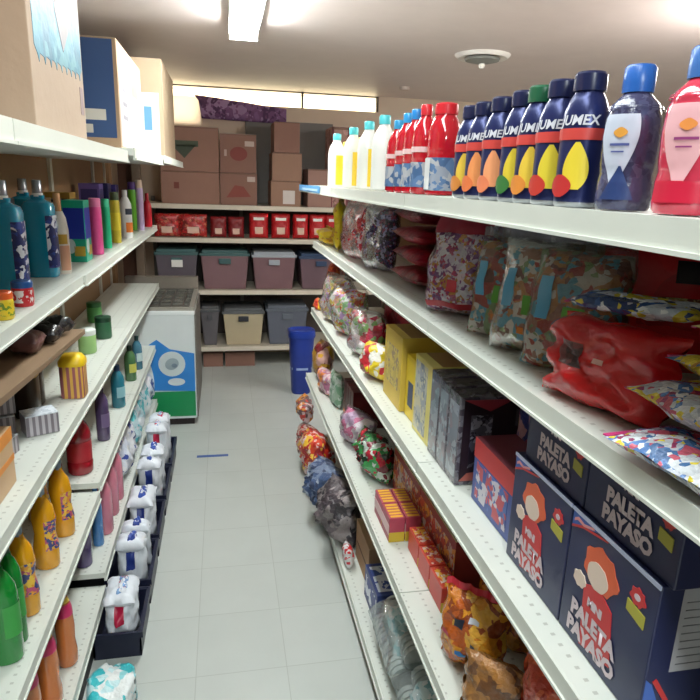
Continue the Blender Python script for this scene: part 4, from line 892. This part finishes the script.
# navy lollipop boxes
NAVY = mat((30,36,76),.38,coat=.15); LET = mat((206,190,196),.45); HAIR = mat((214,96,60),.45); PEACH = mat((222,200,184),.45); REDL = mat((196,50,52),.4); YG = mat((170,164,60),.4); BLU2 = mat((60,96,176),.4)
def blob(frame, u, v, ru, rv, m, name, t, off, seed, n=26, amp=.10):
    rnd = random.Random(seed); ph = rnd.uniform(0, 6)
    poly(frame, [(u + ru*(1+amp*math.sin(5*a+ph))*math.cos(a), v + rv*(1+amp*math.sin(7*a+ph))*math.sin(a)) for a in [2*PI*i/n for i in range(n)]], m, name, t, off)
def letter_block(F, u, v, s, t, rows=('MINI', 'PALETA', 'PAYASO'), slope=0):
    for q, r in enumerate(rows):
        sz = s*(.55 if q == 0 else 1)
        textpart(r, sz, F, u, v + s*(1.0 - .92*q) + (0 if q else s*.02), LET, 'lettering', t, bold=sz*.055, space=.92)
def tall_box(label, y0, y1, x0, x1, z0, z1, side=False):
    t, F, (w, d, h) = cbox('lollipop_box', label, 'box', x0, x1, y0, y1, z0, z1, NAVY, 'navy lollipop boxes, lower row')
    f = F['-x']
    poly(f, [(.002,h*.995),(d*.42,h*.995),(d*.16,h*.90),(.002,h*.84)], BLU2, 'blue_corner', t)
    poly(f, [(.008,h*.925),(d*.08,h*.95),(d*.16,h*.935),(d*.28,h*.972),(d*.29,h*.955),(d*.16,h*.915),(d*.08,h*.925),(.008,h*.90)], mat((226,150,150),.4), 'pink_swirl', t, .0016)
    poly(f, [(.002,h*.84),(d*.16,h*.90),(d*.45,h*.955),(d*.45,h*.965),(d*.15,h*.918),(.002,h*.86)], REDL, 'red_wave', t, .0012)
    blob(f, d*.42, h*.72, d*.20, h*.155, HAIR, 'orange_print', t, .0012, int(y0*100)); blob(f, d*.40, h*.66, d*.125, h*.10, PEACH, 'pale_print', t, .0018, 3, amp=.03)
    poly(f, [(d*.26,h*.52),(d*.42,h*.60),(d*.60,h*.52),(d*.66,h*.14),(d*.30,h*.05)], REDL, 'red_print', t, .0012)
    blob(f, d*.20, h*.52, d*.08, h*.06, PEACH, 'pale_print', t, .0014, 7)
    letter_block(f, d*.42, h*.26, d*.17, t)
    blob(f, d*.82, h*.80, d*.075, h*.06, REDL, 'red_emblem', t, .0014, 9, amp=.15); poly(f, oval(d*.82, h*.80, d*.03, h*.022), LET, 'emblem_centre', t, .002)
    poly(f, [(d*.73,h*.66),(d*.91,h*.63),(d*.91,h*.72),(d*.73,h*.74)], YG, 'yellow_tag', t, .0014)
    # lid edge
    rect(f, 0, d, h*.972, h, mat((196,204,232),.4), 'lid_edge', t, .002)
    return t, F, (w, d, h)
zq = z3r; zh = zq+.222
tall_box('navy lollipop box of the lower row, left one farther from the camera', .815, 1.02, .548, .76, zq, zh)
t, F, (w, d, h) = tall_box('navy lollipop box of the lower row, right one with a silver label on its side', .60, .812, .548, .76, zq, zh)
f = F['-y']
rect(f, .035, .095, h*.38, h*.97, mat((170,168,174),.5), 'nutrition_label', t)
for q in range(9): rect(f, .042, .088, h*(.43+.055*q), h*(.436+.055*q), mat((120,118,124),.5), 'lettering_strip', t, .0014)
poly(f, [(.002,.002),(.04,.002),(.012,h*.30),(.002,h*.34)], BLU2, 'blue_corner', t); poly(f, [(.012,h*.32),(.018,h*.34),(.055,h*.08),(.05,h*.06)], REDL, 'red_wave', t, .0014)
def low_box(label, y0, y1, x0, x1, z0, z1):
    t, F, (w, d, h) = cbox('lollipop_box', label, 'box', x0, x1, y0, y1, z0, z1, NAVY, 'navy lollipop boxes, upper row')
    f = F['-x']
    poly(f, [(.002,h*.99),(d*.36,h*.99),(d*.30,h*.86),(.002,h*.74)], mat((60,50,110),.4), 'blue_corner', t)
    poly(f, [(.002,h*.70),(d*.2,h*.80),(d*.36,h*.92),(d*.36,h*.96),(d*.2,h*.85),(.002,h*.76)], REDL, 'red_wave', t, .0012)
    poly(f, [(.008,h*.84),(d*.08,h*.90),(d*.16,h*.87),(d*.26,h*.95),(d*.27,h*.89),(d*.16,h*.80),(d*.08,h*.83),(.008,h*.78)], mat((200,120,130),.4), 'pink_swirl', t, .0016)
    letter_block(f, d*.50, h*.44, d*.155, t)
    blob(f, d*.87, h*.70, d*.055, h*.10, REDL, 'red_emblem', t, .0014, 9, amp=.15); poly(f, [(d*.80,h*.42),(d*.93,h*.38),(d*.93,h*.54),(d*.80,h*.57)], YG, 'yellow_tag', t, .0014)
    poly(F['-y'], oval(w*.3, h*.52, w*.16, h*.36), HAIR, 'orange_print', t); poly(F['-y'], oval(w*.27, h*.42, w*.10, h*.24), PEACH, 'pale_print', t, .0014)
    return t
zu = zh+.0008; zv = zu+.122
low_box('navy lollipop box of the upper row, left one farther from the camera', .80, 1.0, .555, .75, zu, zv)
low_box('navy lollipop box of the upper row, right one nearer the camera', .588, .797, .555, .75, zu, zv)

# ================================================================ RIGHT FOURTH SHELF
z4r = .5065
bag('yellow_bag', 'yellow and dark red bag at the far end of the right fourth shelf', 'bag', (.55, 3.40, z4r), R_+.1, .2, .22, .10, multi([(206,160,50),(120,30,40),(190,140,50),(216,170,160)], 10, .3, .5), None)
bag('pink_bag', 'pale pink and orange bag next to the far yellow bag', 'bag', (.54, 3.17, z4r), R_+.2, .2, .12, .09, multi([(220,170,180),(190,120,150),(230,140,60),(226,200,206)], 20, .3, .5), None)
bag('green_packet', 'grey green packet on the fourth shelf past the pink bag', 'packet', (.55, 2.96, z4r), R_+.2, .13, .18, .05, multi([(110,150,120),(150,170,150),(190,200,190)], 20, .3, .4), None)
for k in range(4):
    t, F, (w, d, h) = cbox('chocolate_box', ['dark red box farthest in the row behind the pink bag','dark red box second in the row behind the pink bag','dark red box third in the row behind the pink bag','dark red box nearest in the row behind the pink bag'][k], 'box', .57, .80, 2.64+.058*(3-k), 2.694+.058*(3-k), z4r, z4r+.18, mat((104,26,30),.4), 'row of dark red boxes')
    rect(F['-x'], .004, d-.004, h*.2, h*.9, mat((84,20,26),.4), 'panel', t); rect(F['-x'], 0, d, 0, h*.14, mat((206,110,50),.4), 'orange_foot', t)
bag('pink_bag', 'white and pink bag standing in front of the green bag', 'bag', (.56, 2.46, z4r), R_+.35, .22, .15, .11, multi([(230,200,220),(240,230,236),(220,120,160),(200,170,200)], 14, .25, .6), None, clear=CLR)
bag('green_bag', 'green bag with red flowers in the middle of the fourth shelf', 'bag', (.565, 2.17, z4r), R_+.2, .22, .16, .11, multi([(40,130,60),(180,30,50),(60,160,80),(200,210,200),(30,60,40),(120,40,50)], 22, .25, .7), None, wr=.8)
bag('dark_bag', 'dark mixed bag behind the green bag', 'bag', (.78, 2.24, z4r), R_+.1, .24, .22, .10, multi([(60,40,50),(120,50,60),(90,70,80),(40,30,36)], 26, .3, .6), None)
CR = stripe_mat((226,170,50),(176,60,80),36)
for k in range(4):
    t, F, (w, d, h) = cbox('candy_stick_box', ['striped candy box in the front pair, far one','striped candy box in the front pair, near one','striped candy box in the second pair, far one','striped candy box in the second pair, near one'][k], 'box', .500+.055*(k//2), .552+.055*(k//2), 1.80-.10*(k % 2), 1.897-.10*(k % 2), z4r, z4r+.085, mat((176,70,90),.4), 'yellow striped candy boxes')
    for q in range(5): rect(F['+z'], .006, w-.006, .006+q*.018, .017+q*.018, mat((232,180,50),.4), 'yellow_stripe', t)
    rect(F['-x'], 0, d, h*.3, h*.7, mat((226,190,190),.4), 'pale_band', t); rect(F['-y'], 0, w, 0, h*.4, mat((206,176,50),.4), 'yellow_foot', t)
DSP = multi([(150,110,110),(110,76,84),(176,130,120),(130,96,104),(190,120,90)], 30, .4, .2, stretch=(1,.5,1))
for k in range(4):
    x0 = .612+.088*(k//2); y0 = 1.42+.325*(k % 2)
    t, F, (w, d, h) = cbox('display_carton', ['long display carton of sweets, front row near one','long display carton of sweets, front row far one','long display carton of sweets, back row near one','long display carton of sweets, back row far one'][k], 'box', x0, x0+.082, y0, y0+.32, z4r, z4r+.165+.03*(k//2), mat((150,56,54),.5), 'long display cartons of sweets')
    rect(F['+z'], .012, w-.012, .006, d-.006, DSP, 'sweets_tray', t); rect(F['-x'], 0, d, h*.10, h*.85, multi([(200,70,50),(226,160,60),(150,60,70),(206,190,180)], 34, .4, 0, coat=0), 'printed_side', t)
    rect(F['+z'], 0, .010, 0, d, mat((196,180,130),.5), 'cream_edge', t, .003)
for k in range(3):
    t, F, (w, d, h) = cbox('sweets_box', ['red and orange sweets box before the striped boxes, far one','red and orange sweets box before the striped boxes, middle one','red and orange sweets box before the striped boxes, near one'][k], 'box', .553, .603, 1.56-.105*k, 1.66-.105*k, z4r, z4r+.075, mat((200,60,44),.4), 'red and orange sweets boxes')
    rect(F['+z'], .006, w-.006, .006, d-.006, multi([(220,80,50),(236,180,60),(190,50,60),(230,210,200)], 50, .3, 0), 'printed_top', t); rect(F['-y'], 0, w, 0, h*.4, mat((206,176,50),.4), 'yellow_foot', t)
ORB = multi([(206,120,30),(226,150,40),(190,90,30),(230,170,60),(150,70,30)], 18, .2, .8)
AMB = multi([(150,70,30),(176,90,40),(120,50,26),(196,120,60)], 16, .18, .9)
bag('snack_bag', 'orange snack bag lying in front of the display cartons', 'bag', (.72, 1.31, z4r), R_+.7, .16, .22, .08, ORB, None, rx=-.08, wr=.8)
bag('snack_bag', 'orange snack bag with red lettering leaning behind', 'bag', (.70, 1.16, z4r), R_+.7, .15, .26, .07, ORB, mat((206,40,50),.3), rx=-.15, wr=.7, patch=[(3,10,13,15,mat((206,30,50),.3),'red_lettering')])
bag('snack_bag', 'orange snack bag with blue and dark round prints', 'bag', (.56, 1.15, z4r), R_+.75, .16, .20, .08, ORB, mat((206,40,60),.3), wr=.6, seed=12, patch=[(4,6,11,13,mat((34,40,56),.3),'dark_round_print'),(8,9,8,9,mat((40,46,66),.3),'dark_round_print'),(5,8,5,6,mat((40,120,190),.3),'blue_print'),(7,9,13,14,mat((200,200,206),.3),'silver_print'),(1,3,8,9,mat((190,30,60),.3),'red_print')])
bag('amber_bag', 'brown amber sweets bag below the orange snack bags', 'bag', (.55, .995, z4r), R_+.75, .15, .15, .065, multi([(150,100,50),(170,116,60),(110,70,40)], 12, .25, .8), None, wr=.8)
bag('amber_bag', 'large glossy amber bag filling the back of the shelf', 'bag', (.855, 1.03, z4r), R_+.05, .28, .27, .07, AMB, None, wr=.9)
bag('chilli_bag', 'red brown bag with a round red and gold emblem', 'bag', (.62, .855, z4r), R_+.70, .17, .24, .075, multi([(206,70,46),(190,60,40),(226,100,60)], 12, .2, .8), mat((190,160,200),.3), wr=.7, seed=22, patch=[(5,9,8,13,mat((196,24,40),.25),'red_emblem')])
T = bag('chilli_bag', 'dark amber bag in the corner under the navy boxes', 'bag', (.84, .78, z4r), R_+.1, .20, .26, .09, multi([(96,36,24),(120,50,30),(80,30,22)], 12, .2, .9), None, wr=.8)
bag('yellow_bag', 'olive yellow bag at the bottom edge under the navy boxes', 'bag', (.72, .66, z4r), R_+.5, .16, .22, .07, multi([(170,150,30),(190,170,40),(130,110,30),(160,60,40)], 20, .3, .6), None)

# ================================================================ RIGHT LOWEST SHELF
z5r = .1015
REDM = multi([(200,40,36),(220,70,40),(180,30,40),(236,190,60),(230,200,200)], 20, .3, .7)
bag('candy_bag', 'red and white candy bag sticking out at the far end of the lowest shelf', 'bag', (.44, 3.36, z5r+.178), R_, .16, .11, .09, multi([(206,60,50),(226,200,200),(230,150,60),(120,90,90)], 18, .3, .7), None, ry=0.2)
bag('candy_bag', 'brown and red bag below the sticking out candy bag', 'bag', (.45, 3.24, z5r+.003), R_+.2, .2, .17, .12, multi([(150,90,80),(190,50,50),(200,170,160),(110,60,50)], 22, .3, .7), None)
bag('red_bag', 'bright red and orange bag on the lowest shelf near the far end', 'bag', (.455, 2.98, z5r), R_+.2, .24, .24, .14, REDM, None, wr=.8)
bag('blue_grey_bag', 'blue grey bag hanging over the edge of the lowest shelf', 'bag', (.455, 2.68, z5r), R_+.2, .26, .20, .15, multi([(70,90,130),(120,134,160),(60,70,100),(170,176,190)], 14, .3, .8), None, wr=.9)
bag('grey_bag', 'grey bag with dark prints next to the blue grey one', 'bag', (.48, 2.40, z5r), R_+.25, .24, .24, .16, multi([(110,100,104),(140,130,130),(80,70,76),(60,54,60)], 14, .3, .8), None, wr=.9)
bag('red_white_packet', 'small white packet with a red print by the grey bag', 'packet', (.475, 2.19, z5r), R_, .09, .08, .04, multi([(226,220,220),(200,40,50),(226,224,224)], 22, .3, .3), None)
t, F, (w, d, h) = cbox('carton', 'plain brown carton on the lowest right shelf', 'box', .52, .76, 2.02, 2.25, z5r, z5r+.17, mat((170,136,104),.8))
rect(F['-x'], d*.1, d*.9, h*.44, h*.5, mat((110,84,64),.8), 'hand_slot', t); rect(F['+z'], w*.45, w*.55, 0, d, mat((190,160,120),.4), 'tape', t)
t, F, (w, d, h) = cbox('cup_box', 'navy and white printed box beside the clear cups', 'box', .50, .68, 1.80, 1.99, z5r, z5r+.13, mat((50,64,120),.4))
rect(F['+z'], .01, w*.5, .02, d-.02, multi([(210,214,226),(60,80,150),(220,222,230)], 24, .4, 0, coat=0), 'picture', t); rect(F['+z'], w*.55, w-.01, .02, d-.02, mat((170,60,80),.4), 'red_panel', t); rect(F['-x'], .01, d-.01, h*.2, h*.8, multi([(40,60,130),(220,224,236),(50,70,150)], 20, .4, 0, coat=0), 'picture', t)
# clear wrapped cup packs: nested cups in film
CUP = film((215,225,225), .30, .1); LBLC = multi([(170,206,210),(200,220,222),(130,180,186),(220,226,226)], 30, .3, .3)
def cup_pack(label, y, l, nrow=3):
    T = thing('cup_pack', label, 'pack', (.474, y, z5r + .024), 0, 'film wrapped packs of plastic cups')
    for r in range(nrow):
        mb = MB()
        for q in range(int(l/.022)):
            yy = q*.022
            mb.tube((.035+.075*r, yy, .042), (.035+.075*r, yy+.02, .042), .038, 16, .034)
        mb.build('cup_row', mat((188,190,186),.25,bump=.2), T)
    for r in range(nrow-1):
        mb = MB()
        for q in range(int(l/.022)):
            yy = q*.022
            mb.tube((.072+.075*r, yy, .108), (.072+.075*r, yy+.02, .108), .038, 16, .034)
        mb.build('cup_row', mat((196,198,194),.25,bump=.2), T)
    fm = pillow_mesh(.25, l+.02, .165, int(y*70), .2); fm.v = [(p[0]+.11, p[2]-.01, p[1]+.075) for p in fm.v]
    weld(fm.build('film', film((235,240,240), .10, .12), T))
    lb = pillow_mesh(.11, l*.6, .168, int(y*70), .2, nx=10, nz=10); lb.v = [(p[0]+.075, p[2]+l*.2, p[1]+.079) for p in lb.v]
    weld(lb.build('paper_label', LBLC, T)); return T
cup_pack('film wrapped pack of clear cups beside the navy box', 1.49, .27)
cup_pack('film wrapped pack of clear cups in the middle of the lowest shelf', 1.17, .27)
cup_pack('film wrapped pack of clear cups nearest the camera, bottom of the photo', .85, .27)
bag('yellow_bag', 'small yellow bag at the bottom edge beside the cup pack', 'bag', (.84, 1.27, z5r), R_+.1, .15, .22, .09, YB, None)
bag('dark_bag', 'dark bag behind the middle cup pack', 'bag', (.85, 1.62, z5r), R_, .3, .25, .07, multi([(50,44,44),(80,70,64),(40,36,36)], 20, .4, .5), None)
